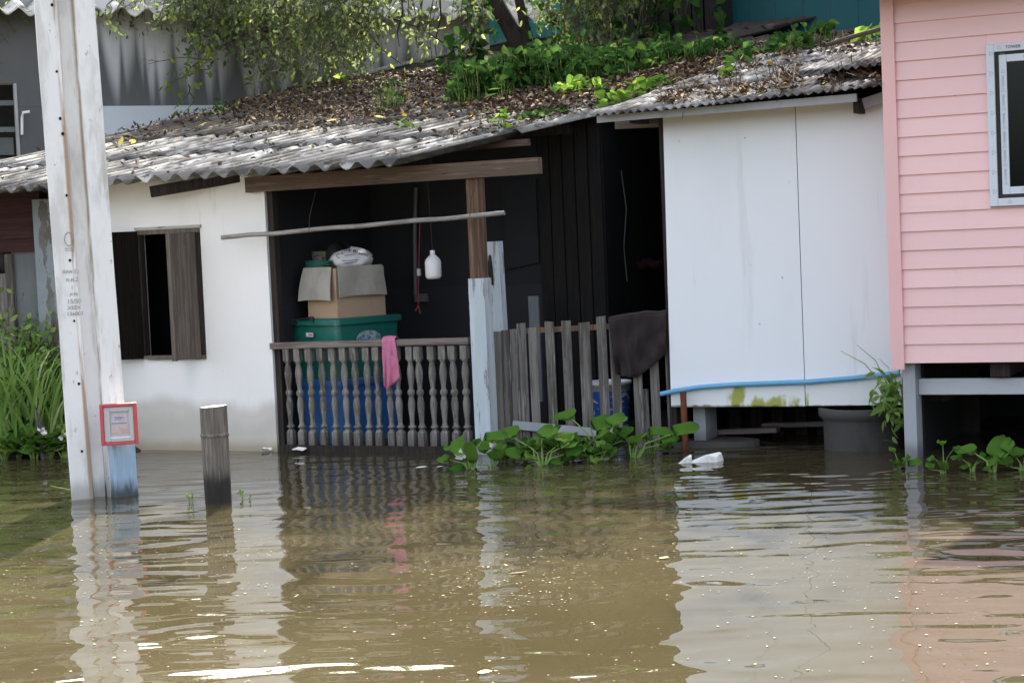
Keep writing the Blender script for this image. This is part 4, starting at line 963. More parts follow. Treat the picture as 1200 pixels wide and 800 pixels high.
o = sheet('pink_towel', towel, [tp(447.5, 397.5), tp(452, 396.5), tp(457, 396.5), tp(463, 397)], [tp(451.5, 450), tp(453.5, 457.5), tp(460, 450.5), tp(471, 442)], ny,
          lambda u, v: .004 + .013*(.3+v)*math.sin(u*13+v*1.5)*(.35+v*.65) + .008*v + .007*math.sin(u*30+v*4)*v + .01*mnoise.noise(Vector((u*4, v*4, 9))))
tag(o, 'small pink towel hung over the porch railing', 'towel')
o = sheet('dark_cloth', darkcloth, [fp(714, 374, .012), fp(730, 371, .012), fp(746, 369, .012), fp(757, 367, .012), fp(772, 367.5, .012), fp(781, 366, .012)],
          [fp(722, 437, .02), fp(728, 440, .02), fp(737, 441, .02), fp(747, 442, .02), fp(765, 428, .02), fp(781, 414, .02)], fnn,
          lambda u, v: .018 + .013*math.sin(u*13+v*3.2)*(.35+v) + .010*math.sin(u*31-v*5+2*math.sin(v*4))*(.3+v) + .02*v + .008*math.sin(v*11+u*7) + .012*mnoise.noise(Vector((u*5, v*4, 3))), th=.0035, rows=18, over=.2)
tag(o, 'dark brown cloth draped over the picket fence', 'cloth')

# ================================================================== THINGS ON THE PORCH
byaw = rad(-18)
def tub(mb, c, w_, d_, h, yaw, taper=.06, lip=.02, z0=0):
    cs, sn = math.cos(yaw), math.sin(yaw)
    def rr_(sx, sy, z, r=.045):
        out = []
        for (qx, qy, a0) in ((1, 1, 0), (-1, 1, 90), (-1, -1, 180), (1, -1, 270)):
            for k in range(5):
                a = rad(a0 + k*22.5); x = qx*(sx-r) + r*math.cos(a); y = qy*(sy-r) + r*math.sin(a)
                out.append(Vector((c[0] + x*cs - y*sn, c[1] + x*sn + y*cs, z)))
        return out
    levels = [(1-taper, z0), (1-.25*taper, z0 + h*.78), (1-.2*taper, z0+h*.90)]
    rings = [rr_(w_/2*s, d_/2*s, z) for s, z in levels]
    rings += [rr_(w_/2+lip, d_/2+lip, z0+h*.90), rr_(w_/2+lip, d_/2+lip, z0+h*.985), rr_(w_/2+lip*.7, d_/2+lip*.7, z0+h), rr_(w_/2-.03, d_/2-.03, z0+h)]
    n = 20
    for a, b in zip(rings[:-1], rings[1:]):
        mb.add(a+b, [(k, (k+1) % n, n+(k+1) % n, n+k) for k in range(n)], True)
    mb.add(rings[-1], [tuple(range(n))]); mb.add(rings[0], [tuple(range(n-1, -1, -1))])
cxy = pt(398, 450, .18)   # nearest corner of both tubs
cs, sn = math.cos(byaw), math.sin(byaw)
def loc_pt(a, b, z, yaw=byaw):  # a along right face going back, b along left face
    return Vector((cxy.x - b*math.cos(yaw) - a*math.sin(yaw)*1.0, cxy.y - b*math.sin(yaw) + a*math.cos(yaw), z))
gtop = pt(398, 373.5, .20).z; gbase = pt(398, 445, .2).z
W_, D_ = .56, .64
cc = Vector((cxy.x, cxy.y, 0)) - Vector((cs, sn, 0))*(W_/2) + Vector((-sn, cs, 0))*(D_/2)
blue = empty('blue_tub', (cc.x, cc.y, .03), 'big blue plastic tub on the porch floor behind the balusters', 'tub')
mb = MB(); tub(mb, (cc.x, cc.y), W_, D_, gbase-.03, byaw, .07, .018, .03); mb.build('tub_body', bluepl, blue)
grn = empty('green_tub', (cc.x, cc.y, gbase), 'dark green lidded plastic tub under the cardboard box', 'tub')
mb = MB(); tub(mb, (cc.x, cc.y), W_+.03, D_+.02, gtop-gbase, byaw, .06, .022, gbase); mb.build('tub_body', greenpl, grn)
ldir = Vector((cs, sn, 0)); lnn = Vector((sn, -cs, 0)); lf0 = cc + lnn*(D_/2+.03)
def onl(px, py, off=0.0): return pl(px, py, lf0 + lnn*off, lnn)
rnn = ldir; rf0 = cc + rnn*(W_/2+.03)
def onr(px, py, off=0.0): return pl(px, py, rf0 + rnn*off, rnn)
mb = MB(); a = onl(346, 374.5, .012); b = onl(366, 372, .012)
mb.beam(a, b, .02, .016); mb.beam(a + Vector((0, 0, -.0)), a + Vector((.0, 0, -.035)), .02, .02, (0, 1, 0)); mb.beam(b, b + Vector((0, 0, -.035)), .02, .02, (0, 1, 0)); mb.build('tub_handle', darkpl, grn)
mb = MB(); a = onl(359, 394.5, .004); b = onl(367, 390, .004); ax = (b-a)
mb.hexa([a, a + ldir*ax.dot(ldir), a + ldir*ax.dot(ldir) + Vector((0, 0, ax.z)), a + Vector((0, 0, ax.z))], [v + lnn*.002 for v in (a, a + ldir*ax.dot(ldir), a + ldir*ax.dot(ldir) + Vector((0, 0, ax.z)), a + Vector((0, 0, ax.z)))]); st = mb.build('sticker', stickerw, grn)
mb = MB(); a2 = a + ldir*(ax.dot(ldir)*.35) + Vector((0, 0, ax.z*.25)); w2 = ldir*(ax.dot(ldir)*.6); h2 = Vector((0, 0, ax.z*.5))
mb.hexa([v + lnn*.0022 for v in (a2, a2+w2, a2+w2+h2, a2+h2)], [v + lnn*.003 for v in (a2, a2+w2, a2+w2+h2, a2+h2)]); mb.build('red_print', stickerr, st)
sc = onr(432, 396, .004); rdir_ = Vector((-sn, cs, 0))
mb = MB(); rg = [sc + rdir_*(.125*math.cos(t)) + Vector((0, 0, .062*math.sin(t))) for t in [2*math.pi*k/24 for k in range(24)]]
mb.add([v + rnn*.003 for v in rg] + rg, [tuple(range(24))] + [(k, 24+k, 24+(k+1) % 24, (k+1) % 24) for k in range(24)]); st = mb.build('round_sticker', stickerm, grn)
for (du_, dz, s_) in ((-.06, .02, .022), (-.045, -.012, .02), (.02, .012, .03), (.06, -.02, .02), (-.01, -.03, .016)):
    mb = MB(); q = sc + rdir_*du_ + Vector((0, 0, dz)) + rnn*.0035
    mb.hexa([q - rdir_*s_*.8, q + Vector((0, 0, -s_*.6)), q + rdir_*s_*.7, q + Vector((0, 0, s_*.6))], [v + rnn*.001 for v in (q - rdir_*s_*.8, q + Vector((0, 0, -s_*.6)), q + rdir_*s_*.7, q + Vector((0, 0, s_*.6)))]); mb.build('sticker_mark', labelb, st)
# cardboard box with drooping flaps
BW, BD = .34, .50; btop = pt(400, 314, .27).z
bc = Vector((cxy.x, cxy.y, 0)) + ldir*(-.03-BW/2) + rdir_*(.04+BD/2)
bc0 = bc + ldir*(BW/2) + lnn*(BD/2)
cart = empty('cardboard_box', (bc.x, bc.y, gtop), 'worn brown cardboard box with greyish flaps hanging down', 'box')
mb = MB(); th = .006; zb0 = gtop+.002
def bq(u, v): return bc + ldir*u + rdir_*v
for (u0, u1, v0, v1) in ((-BW/2, BW/2, -BD/2, -BD/2+th), (-BW/2, BW/2, BD/2-th, BD/2), (-BW/2, -BW/2+th, -BD/2+th+.001, BD/2-th-.001), (BW/2-th, BW/2, -BD/2+th+.001, BD/2-th-.001), (-BW/2+th+.001, BW/2-th-.001, -BD/2+th+.001, BD/2-th-.001)):
    z1 = btop if not (u1-u0 > .2 and v1-v0 > .4) else btop-.03
    q = [bq(u0, v0), bq(u1, v0), bq(u1, v1), bq(u0, v1)]
    mb.hexa([Vector((p.x, p.y, zb0 if z1 == btop else z1-.004)) for p in q], [Vector((p.x, p.y, z1)) for p in q])
mb.build('box_body', carton, cart)
def flap(p0, p1, out, drop, bend):
    mb = MB(); vs = []; NU, NV = 8, 7
    for j in range(NV+1):
        v = j/NV
        for i in range(NU+1):
            u = i/NU; spread = (u-.5)*.10*v
            p = p0*(1-u) + p1*u + (p1-p0)*spread + out*(.012 + bend*math.sin(v*1.5) + .006*math.sin(u*9+v*2)) + Vector((0, 0, -drop*v + .012*(1-v) - .010*(u-.5)**2*4*v))
            vs.append(p)
    mb.add(vs, [(j*(NU+1)+i, j*(NU+1)+i+1, (j+1)*(NU+1)+i+1, (j+1)*(NU+1)+i) for j in range(NV) for i in range(NU)], False)
    o = mb.build('flap', carton2, cart); sd = o.modifiers.new('thickness', 'SOLIDIFY'); sd.thickness = .005; sd.offset = 1
zf = Vector((0, 0, btop))
flap(bq(-BW/2-.02, -BD/2) + zf, bq(BW/2-.03, -BD/2) + zf, lnn, .235, .05)
flap(bq(BW/2, -BD/2+.01) + zf, bq(BW/2, BD/2-.03) + zf, ldir, .215, .028)
# things on the box
bgc = pt(412, 314, .56); bgc.z = 0
mb = MB(); nu, nv = 36, 16; vs = []
for j in range(nv+1):
    t = j/nv
    for i in range(nu):
        a = 2*math.pi*i/nu
        prof_ = (math.sin(math.pi*min(1, t*.93+.07)))**.55
        wob = 1 + .24*mnoise.noise(Vector((math.cos(a)*2.4, math.sin(a)*2.4, t*3))) + .12*mnoise.noise(Vector((math.cos(a)*8, math.sin(a)*8, t*9)))
        r = prof_*wob
        vs.append(bgc + CR.xyz*Vector((1, 1, 0))*(.172*r*math.cos(a)) + Vector((-CR.y, CR.x, 0))*(.12*r*math.sin(a)) + Vector((0, 0, btop - .025 + .175*t*(1+.10*mnoise.noise(Vector((math.cos(a)*1.5, math.sin(a)*1.5, 4)))))))
mb.add(vs, [(j*nu+i, j*nu+(i+1) % nu, (j+1)*nu+(i+1) % nu, (j+1)*nu+i) for j in range(nv) for i in range(nu)], True); mb.add(vs[-nu:], [tuple(range(nu))], True)
bag = mb.build('plastic_bag', bagm, None, loc=(bgc.x, bgc.y, btop)); tag(bag, 'white printed plastic bag lying on the cardboard box', 'bag')
vdir = Vector((CR.x, CR.y, 0)).normalized(); vn = Vector((vdir.y, -vdir.x, 0))
def bag_pt(px, py):
    d = ray(px, py); o = bag; dep = bpy.context.evaluated_depsgraph_get(); dep.update()
    M = Matrix.Translation(bag.location)
    hit, loc_, nr, ix = bag.ray_cast(M.inverted() @ CAM, d.normalized())
    return (M @ loc_ - d.normalized()*.004, nr) if hit else None
for (ch, px, py, sz) in (('C', 396.5, 300, .05), ('u', 401, 296, .042), ('l', 404, 294, .042), ('l', 406.4, 293, .045), ('a', 409.5, 293.5, .045), ('B', 415.5, 294.5, .052), ('l', 418.5, 295.5, .045), ('a', 421.5, 296.5, .04), ('n', 424.5, 297.5, .038), ('c', 427.5, 298, .036), ('o', 430, 298.5, .036)):
    h = bag_pt(px, py)
    if h:
        nr = h[1]; x = vdir - nr*vdir.dot(nr)
        text_mesh('bag_lettering', ch, sz, bink, bag, h[0], x, Vector((0, 0, 1)) - nr*nr.z)
for (x0, x1, y) in ((401, 420, 306), (403, 418, 308.3), (404, 416, 299.5)):
    hs = [bag_pt(x0 + (x1-x0)*k/6, y - .3*k) for k in range(7)]; hs = [h[0] for h in hs if h]
    if len(hs) > 2: mb = MB(); mb.tube(hs, .0028, 4); mb.build('printed_line', ink, bag)
wk = pt(381, 301, .75); mb = MB(); mb.lathe((wk.x, wk.y, btop-.03), [(.05, 0), (.09, .03), (.115, .10), (.118, .165), (.11, .165), (.10, .10)], 20)
o = mb.build('woven_basket', wovenm, None, loc=(wk.x, wk.y, btop)); tag(o, 'small round woven basket behind the white bag', 'basket')
hb = pt(393, 300, .62); mb = MB(); rg = []
for k in range(20):
    a = 2*math.pi*k/20; rg.append(hb + vdir*(.075*math.cos(a)) + Vector((0, 0, .105*math.sin(a))))
mb.add(rg + [v + Vector((.02, .10, .0)) for v in rg], [tuple(range(20)), tuple(range(39, 19, -1))] + [(k, (k+1) % 20, 20+(k+1) % 20, 20+k) for k in range(20)], True)
o = mb.build('black_bowl', darkpl, None, loc=hb); tag(o, 'black round bowl propped beside the white bag', 'bowl')
nc = pt(374, 314, .40); mb = MB()
for k in range(16):
    pts = []; a0 = rnd.uniform(0, 6.28)
    for j in range(12):
        a = a0 + j*.55; r = rnd.uniform(.03, .085); pts.append(Vector((nc.x + r*1.5*math.cos(a), nc.y + .05*math.sin(a), btop + .012 + rnd.uniform(0, .05))))
    mb.tube(pts, .0045, 5)
o = mb.build('net_bundle', ropem, None, loc=(nc.x, nc.y, btop)); tag(o, 'tangled dark green net cord on the cardboard box', 'net')
# lamp, wires, drying pole
lb = pt(507.5, 311, .55)
lamp = empty('pendant_bulb', lb, 'big white bulb lamp hanging from a wire in the porch', 'lamp')
mb = MB(); R_ = .062; mb.lathe(lb, [(.012, -.105), (.045, -.103), (R_-.004, -.092), (R_, -.075), (R_, .025), (R_-.006, .045), (.042, .062), (.026, .075), (.019, .085)], 24); mb.build('bulb', whitepl, lamp)
mb = MB(); mb.lathe(lb, [(.019, .086), (.020, .11), (.013, .116)], 14); mb.build('socket', whitepl, lamp)
mb = MB(); tz = zl(.55)-.06; mb.tube([(lb.x, lb.y, lb.z+.112), (lb.x-.004, lb.y, lb.z+.3), (lb.x-.02, lb.y, tz)], .0035, 5); mb.build('wire', dkwire, lamp)
ca = pt(491, 245, 1.2); mb = MB(); pp_ = [pt(492, 262, 1.2), pt(491, 300, 1.2), pt(490.5, 335, 1.2), pt(490, 358, 1.2)]
cord = empty('pull_cord', pt(492, 262, 1.2), 'thin red cord with white connector hanging before the conduit', 'cord')
mb.tube(pp_, .004, 5); mb.tube([pt(490, 358, 1.2), pt(487, 364, 1.2)], .006, 5); mb.tube([pt(490, 358, 1.2), pt(492.5, 367, 1.2)], .006, 5); mb.build('wire', redwire, cord)
mb = MB(); a = pt(490.8, 319, 1.195); mb.box((a.x-.012, 1.185, a.z-.028), (a.x+.012, 1.205, a.z+.028)); mb.build('connector', whitepl, cord)
for (pp2, lab) in (([(728, 200), (734, 245), (731, 290), (735, 330)], 'thin grey wire hanging deep in the right doorway'), ([(719, 215), (727, 250), (722, 300), (724, 338)], 'second thin wire dangling left of the grey doorway wire')):
    mb = MB(); mb.tube([pt(x, y, 2.0) for x, y in pp2], .006, 5); o = mb.build('hanging_wire', metalc, None, loc=pt(*pp2[0], 2.0)); tag(o, lab, 'wire')
for (x0, x1, y, m_, lab) in ((708, 738, 305, bunchb, 'blue fabric roll on a line deep in the doorway'), (738, 775, 311, bunchr, 'red fabric roll on a line deep in the doorway')):
    mb = MB(); a = pt(x0, y, 2.3); b = pt(x1, y-3, 2.3); mb.tube([a + (b-a)*(k/8) + Vector((0, 0, .02*math.sin(k*1.7))) for k in range(9)], [.02, .035, .042, .036, .045, .04, .044, .03, .018], 8); o = mb.build('fabric_roll', m_, None, loc=a); tag(o, lab, 'fabric')
a = pt(260, 278.5, -.16); b = pt(591, 250, -.16); mb = MB(); mb.tube([a + (b-a)*(k/10) + Vector((0, 0, .004*math.sin(k*2.1))) for k in range(11)], [.0175 + .001*math.sin(k*3) for k in range(11)], 9)
o = mb.build('bamboo_pole', bamboo, None, loc=a); tag(o, 'long thin grey bamboo drying pole across the porch', 'pole')
for t_ in (.33, .89):   # ties holding it under the beam
    q = a + (b-a)*t_; mb = MB(); mb.tube([q + Vector((0, -.019, 0)), q + Vector((0, 0, .1)), Vector((q.x, -.06, 1.95))], .003, 5); mb.build('tie_wire', dkwire, o)
# paint bucket behind the fence
bk = pt(714, 470, 1.25); mb = MB(); zt_ = pt(714, 446, 1.25).z
buck = empty('paint_bucket', (bk.x, bk.y, .03), 'white paint bucket with blue label behind the fence pickets', 'bucket')
mb.lathe((bk.x, bk.y, .03), [(.15, 0), (.168, zt_-.06), (.178, zt_-.058), (.18, zt_-.035), (.172, zt_-.03), (.165, zt_-.05), (.14, .03)], 26); mb.build('bucket_body', whitepl, buck)
mb = MB(); mb.lathe((bk.x, bk.y, .03), [(.1545, .05), (.1685, zt_-.10)], 26); mb.build('label', labelb, buck)
# blue water pipe along the foot of the panel, rusty pipe stake
pts = [pt(774.5, 461.5, PY-.03), pt(790, 458, PY-.03), pt(820, 453.5, PY-.03), pt(860, 450.5, PY-.03), pt(900, 449, PY-.03), pt(950, 447, PY-.03), pt(1000, 443, PY-.03), pt(1030, 439.5, PY-.03), pt(1054, 437, PY-.03)]
mb = MB(); mb.tube(pts, .0175, 12); hose = mb.build('water_pipe', hosem, None, loc=pts[0]); tag(hose, 'blue plastic water pipe along the foot of the white panel', 'pipe')
rp = pt(803, 514, PY-.085); rt = pt(800.5, 459, PY-.085)
mb = MB(); mb.tube([(rp.x, rp.y, -.1), rp, (rt.x, rt.y, rt.z-.0)], .0225, 12); o = mb.build('rusty_stake', rust, None, loc=(rp.x, rp.y, 0)); tag(o, 'rusty iron stake propping the end of the blue pipe', 'stake')
sl_ = pt(800, 518, .62); mb = MB()
n = 26; top = []; 
for k in range(n):
    a = 2*math.pi*k/n; r = 1 + .08*mnoise.noise(Vector((math.cos(a)*2, math.sin(a)*2, 0))); top.append(Vector((sl_.x+.12 + .44*r*math.cos(a), .66 + .22*r*math.sin(a), .035)))
mb.add(top + [v - Vector((0, 0, .2)) for v in top], [tuple(range(n))] + [(k, n+k, n+(k+1) % n, (k+1) % n) for k in range(n)])
o = mb.build('footing_slab', conc2, None, loc=(sl_.x, .66, 0)); tag(o, 'rough concrete footing slab awash under the lean-to post', 'slab')
tcx = (pt(966, 500, .55).x + .27); tk = empty('concrete_tank', (tcx, .57, 0), 'round grey concrete ring tank under the lean-to corner', 'tank')
mb = MB(); mb.lathe((tcx, .57, 0), [(.27, -.3), (.272, .19), (.28, .21), (.30, .225), (.305, .28), (.29, .285), (.25, .28), (.24, .1)], 36); mb.build('ring_wall', tankm, tk)

# ================================================================== VEGETATION
def rl_pt(px, py, lift=0.0): return pl(px, py, Vector((0, -.45, 2.085)) + RN*lift, RN)
def rr_pt(px, py, lift=0.0): return pl(px, py, RE0 + RN2*lift, RN2)
def interp(tab, x):
    if x <= tab[0][0]: return tab[0][1]
    for (a, b), (c, d) in zip(tab[:-1], tab[1:]):
        if x <= c: return b + (d-b)*(x-a)/(c-a)
    return tab[-1][1]
UP = Vector((0, 0, 1))

# ---- tree behind the roof
TY0 = 6.1
tb = pt(624, 82, TY0)
tree = empty('tree', (tb.x, tb.y, 3.0), 'dark-trunked tree behind the roof with grey-green foliage hanging over it', 'tree')
mb = MB(); mb.tube([(tb.x+.03, tb.y, -.2), (tb.x+.02, tb.y, 2.2), tb, pt(602, 40, TY0), pt(576, -5, TY0-.1), pt(545, -60, TY0-.4), pt(500, -140, TY0-.9)], [.20, .15, .125, .10, .09, .08, .06], 12); mb.build('trunk', barkm, tree)
mb = MB(); mb.tube([pt(621, 68, TY0-.05), pt(617, 40, TY0), pt(606, -10, TY0), pt(596, -80, TY0+.1), pt(600, -180, TY0)], [.07, .058, .05, .045, .03], 10); mb.build('limb', barkm, tree)
limbs = [[pt(545, -60, TY0-.4), pt(440, -70, 5.3), pt(330, -50, 4.8), pt(220, -55, 4.3), pt(120, -40, 3.9)],
         [pt(576, -5, TY0-.1), pt(520, -20, 5.4), pt(450, -12, 5.1), pt(380, -25, 4.9)],
         [pt(606, -10, TY0), pt(660, -50, 5.8), pt(730, -55, 5.5), pt(800, -50, 5.4)],
         [pt(500, -140, TY0-.9), pt(400, -150, 4.9), pt(280, -140, 4.4)]]
for L_ in limbs:
    mb = MB(); mb.tube(L_, [.05, .04, .03, .022, .014][:len(L_)], 8); mb.build('limb', barkm, tree)
def spray(lv, tw, a, b, sag, n, size, wid, spread=.10, fan=.5, heart=False):
    """a twig from a to b with leaves along it"""
    a = Vector(a); b = Vector(b); pts = []
    m1 = Vector((rnd.uniform(-.12, .12), rnd.uniform(-.12, .12), 0)); K = 6
    for k in range(K+1):
        t = k/K; p = a*(1-t) + b*t + UP*(sag*math.sin(math.pi*t)) + m1*math.sin(math.pi*t) + Vector((rnd.uniform(-1, 1), rnd.uniform(-1, 1), rnd.uniform(-1, 1)))*.012; pts.append(p)
    tw.tube(pts, [.006*(1-.75*k/K)+.0012 for k in range(K+1)], 4, cap=False)
    for i in range(n):
        t = rnd.random()**.8; x = t*K; k = min(int(x), K-1); p = pts[k]*(1-(x-k)) + pts[k+1]*(x-k); ax = (pts[k+1]-pts[k]).normalized()
        q = p + Vector((rnd.gauss(0, 1), rnd.gauss(0, 1), rnd.gauss(0, 1)))*spread*.5
        if (q-p).length > .06 and rnd.random() < .5: tw.tube([p, q], [.002, .0012], 3, cap=False)
        d = (ax*fan + rdir(-.25)).normalized()
        s = size*rnd.uniform(.6, 1.25)
        add_leaf(lv, q, d, rdir(.5), s, s*wid*rnd.uniform(.8, 1.2), .12, rnd.uniform(.05, .4), heart)
lv = MB(); tw = MB()
for k in range(92):      # dense hanging mass
    x = rnd.uniform(215, 425); Y = rnd.uniform(3.9, 5.2)
    ye = rnd.uniform(35, 108) if x > 285 else rnd.uniform(15, 70)
    x0 = x + rnd.uniform(-15, 70); spray(lv, tw, pt(x0, rnd.uniform(-70, -5), Y), pt(x, ye, Y-.25), .10, 62, .074, .46, .18)
for k in range(20):      # open part before the pale wall
    x = rnd.uniform(415, 570); Y = rnd.uniform(4.4, 5.4)
    spray(lv, tw, pt(x + rnd.uniform(-40, 40), -30, Y), pt(x, rnd.uniform(35, 95), Y-.2), .06, 21, .078, .5, .16)
for k in range(64):      # pale willowy leaves around the trunk
    x = rnd.uniform(556, 735); Y = rnd.uniform(5.0, 5.8)
    if 566 < x < 632: continue
    spray(lv, tw, pt(x + rnd.uniform(-20, 30), -30, Y), pt(x, rnd.uniform(10, 75), Y-.2), .05, 32, .085, .32, .16)
for k in range(22):      # fine wisps at the upper left
    x = rnd.uniform(118, 230); Y = rnd.uniform(3.6, 4.3)
    spray(lv, tw, pt(x + rnd.uniform(10, 70), -30, Y), pt(x, rnd.uniform(0, 38), Y-.1), .05, 17, .07, .5, .14)
mb_low = lv
lv.build('hanging_foliage', lf_tree, tree); tw.build('twigs', twigm, tree)
mb = MB()
for (a, b, Y) in (((470, -10), (468, 55), 4.8), ((492, -10), (490, 62), 4.9), ((515, -10), (512, 70), 5.0), ((455, 20), (545, 60), 5.0), ((395, 10), (470, 75), 4.7), ((345, 0), (420, 85), 4.6), ((300, 40), (390, 20), 4.5), ((250, 60), (310, 30), 4.4), ((545, -5), (548, 40), 5.3), ((690, -5), (684, 60), 5.6), ((665, -5), (672, 66), 5.6)):
    mb = MB(); p, q = pt(*a, Y), pt(*b, Y); mb.tube([p, p*.6+q*.4 + Vector((.03, 0, .02)), p*.25+q*.75 + Vector((-.03, 0, 0)), q], [.011, .009, .007, .004], 5); mb.build('bare_branch', barkm, tree)
lv = MB(); tw = MB()     # the crown over the frame: shades the roof and stands in the water's reflection
for k in range(430):
    c = Vector((rnd.uniform(-5.2, 4.2), rnd.uniform(3.8, 7.6), rnd.uniform(4.75, 8.6)))
    if ((c.x+.5)/4.7)**2 + ((c.z-6.3)/2.3)**2 > 1: continue
    for i in range(42):
        q = c + rdir()*rnd.uniform(0, .48); s = rnd.uniform(.09, .16); add_leaf(lv, q, rdir(-.2), rdir(.5), s, s*.42, .12, .2)
lv.build('crown', lf_crown, tree)

def sprig(name, label, specs, m, size, wid, n=16, group=None, spread=.09, cat='sprig'):
    e = empty(name, specs[0][0], label, cat, group); lv = MB(); tw = MB()
    for a, b in specs: spray(lv, tw, a, b, .03, n, size, wid, spread)
    lv.build('leaves', m, e); tw.build('stems', twigm, e); return e
sprig('leafy_branch', 'sunlit yellow-green branch tip before the streaked grey wall', [(pt(255, 70, 3.9), pt(172, 76, 3.7)), (pt(245, 80, 3.9), pt(192, 105, 3.7)), (pt(235, 70, 3.9), pt(218, 102, 3.7)), (pt(262, 55, 3.9), pt(240, 90, 3.75))], lf_bright, .085, .42, 14, cat='branch')
sprig('leafy_branch', 'small bright leaf cluster low over the pale blue wall base', [(pt(222, 100, 3.9), pt(204, 128, 3.8)), (pt(222, 108, 3.9), pt(214, 134, 3.8))], lf_bright, .08, .45, 6, cat='branch')
sprig('leafy_branch', 'thin leafy twigs at the upper left edge beside the pole', [(pt(-30, 0, 3.0), pt(14, 34, 3.0)), (pt(-30, 20, 3.0), pt(10, 52, 3.0)), (pt(-30, 50, 3.0), pt(4, 74, 3.0)), (pt(-20, 10, 3.0), pt(26, 18, 3.0))], lf_bright, .065, .5, 12, cat='branch')
sprig('leafy_branch', 'dark leafy twig hanging from the eave right of the pole', [(pt(140, -5, 3.4), pt(134, 38, 3.3)), (pt(150, -5, 3.4), pt(143, 44, 3.3)), (pt(200, -5, 3.4), pt(185, 22, 3.3))], lf_tree, .085, .55, 12, cat='branch')

# ---- litter and plants on the roof
lt = MB(); tries = 0
for k in range(26000):
    t = rnd.uniform(.2, 5.75); s_ = rnd.random()
    if k < 260: t = rnd.uniform(.1, 2.5)
    dn = mnoise.noise(Vector((s_*7, t*1.1, 2))) + .6*mnoise.noise(Vector((s_*17, t*3, 9)))
    if k >= 260 and (t - 2.2 + 1.3*(s_-.55) + dn*1.5) < rnd.uniform(-.25, 1.1): continue
    a = dL*(1-s_) + dRt*s_
    p = Vector((EX0 + s_*(EX1-EX0), -.45, 2.085)) + a*t + RN*(.045 + rnd.uniform(0, .03) + .02*max(0, t-3.5))
    sz = rnd.uniform(.018, .058); add_leaf(lt, p, rdir(.1, .35), rdir(1.2), sz, sz*rnd.uniform(.35, .7), rnd.uniform(.1, .5), rnd.uniform(-.5, .6))
for k in range(5000):
    px = rnd.uniform(560, 840); py = rnd.uniform(60, 140)
    yb = interp([(560, 128), (640, 125), (720, 110), (790, 92), (860, 78)], px)
    if py > yb + rnd.gauss(0, 6): continue
    p = rl_pt(px, py, .06)
    if p.y > 5.3: continue
    sz = rnd.uniform(.022, .07); add_leaf(lt, p + RN*rnd.uniform(0, .03), rdir(.1, .35), rdir(1.2), sz, sz*rnd.uniform(.35, .7), rnd.uniform(.1, .5), rnd.uniform(-.5, .6))
tag(lt.build('leaf_litter', litterm), kind='stuff')
st = MB()
for k in range(3200):    # straw and twigs lying on the lean-to roof
    px = rnd.uniform(770, 1040); f_ = rnd.gauss(0, .5)
    py = interp([(770, 118), (850, 104), (940, 92), (1035, 82)], px) + f_*14
    if rnd.random() < .3: py = interp([(770, 96), (860, 78), (950, 62), (1035, 50)], px) + rnd.gauss(0, 5)
    if mnoise.noise(Vector((px*.03, py*.08, 3))) < rnd.uniform(-.35, .1): continue
    if py > 137 - (px-690)*.107 - rnd.uniform(2, 9): continue
    p = rr_pt(px, py, .02 + rnd.uniform(0, .04)); d = (Vector((.8, .2, 0))*rnd.choice((-1, 1)) + rdir(0, .25)*.9).normalized(); ln = rnd.uniform(.05, .22)
    if rnd.random() < .35: sz = rnd.uniform(.03, .07); add_leaf(st, p, rdir(.1, .35), rdir(1.2), sz, sz*.5, .3, .3)
    else:
        s_ = d.cross(UP).normalized()*.0035; q = p + d*ln + UP*rnd.uniform(-.01, .03); st.add([p-s_, p+s_, q+s_*.5, q-s_*.5, (p+q)/2+UP*.01], [(0, 1, 2, 3), (0, 1, 4)], True)
tag(st.build('straw_litter', litterm), kind='stuff')
for k, (px, py) in enumerate(((158, 163), (140, 171), (232, 148), (500, 120), (452, 138), (541, 122), (346, 143), (383, 141))):
    mb = MB(); p = rl_pt(px, py, .06); s = rnd.uniform(.09, .13); add_leaf(mb, p, rdir(0, .3), rdir(1.5), s, s*.55, .2, -.1)
    o = mb.build('fallen_leaf', yellowlf, None, loc=p); tag(o, 'yellow fallen leaf lying on the mossy corrugated roof', 'leaf', 'yellow leaves on the roof')

def clump(name, label, pts, m, size, hgt, n, spread, wid=.85, heart=True, stems=True, cat='plant', group=None):
    e = empty(name, pts[0], label, cat, group); lv = MB(); tw = MB()
    for p in pts:
        p = Vector(p)
        for i in range(n):
            r = spread*math.sqrt(rnd.random()); a = rnd.uniform(0, 6.283)
            q = p + Vector((r*math.cos(a), r*math.sin(a)*.8, 0)); q.z += (q.y-p.y)*T12
            h = hgt*rnd.uniform(.15, 1)*(1-.5*(r/spread)**2); t_ = q + UP*h + Vector((rnd.uniform(-.04, .04), rnd.uniform(-.05, .02), 0))
            if stems: tw.tube([q, (q+t_)/2 + Vector((.01, 0, .01)), t_], [.003, .0025, .002], 3, cap=False)
            s = size*rnd.uniform(.55, 1.2); d = (rdir(-.15, .5) + Vector((0, -.35, 0))).normalized()
            add_leaf(lv, t_, d, (rdir(.4) + Vector((.0, -.35, .75))).normalized(), s, s*wid, .10, rnd.uniform(.1, .4), heart)
    lv.build('leaves', m, e)
    if stems: tw.build('stems', stalk, e)
    return e
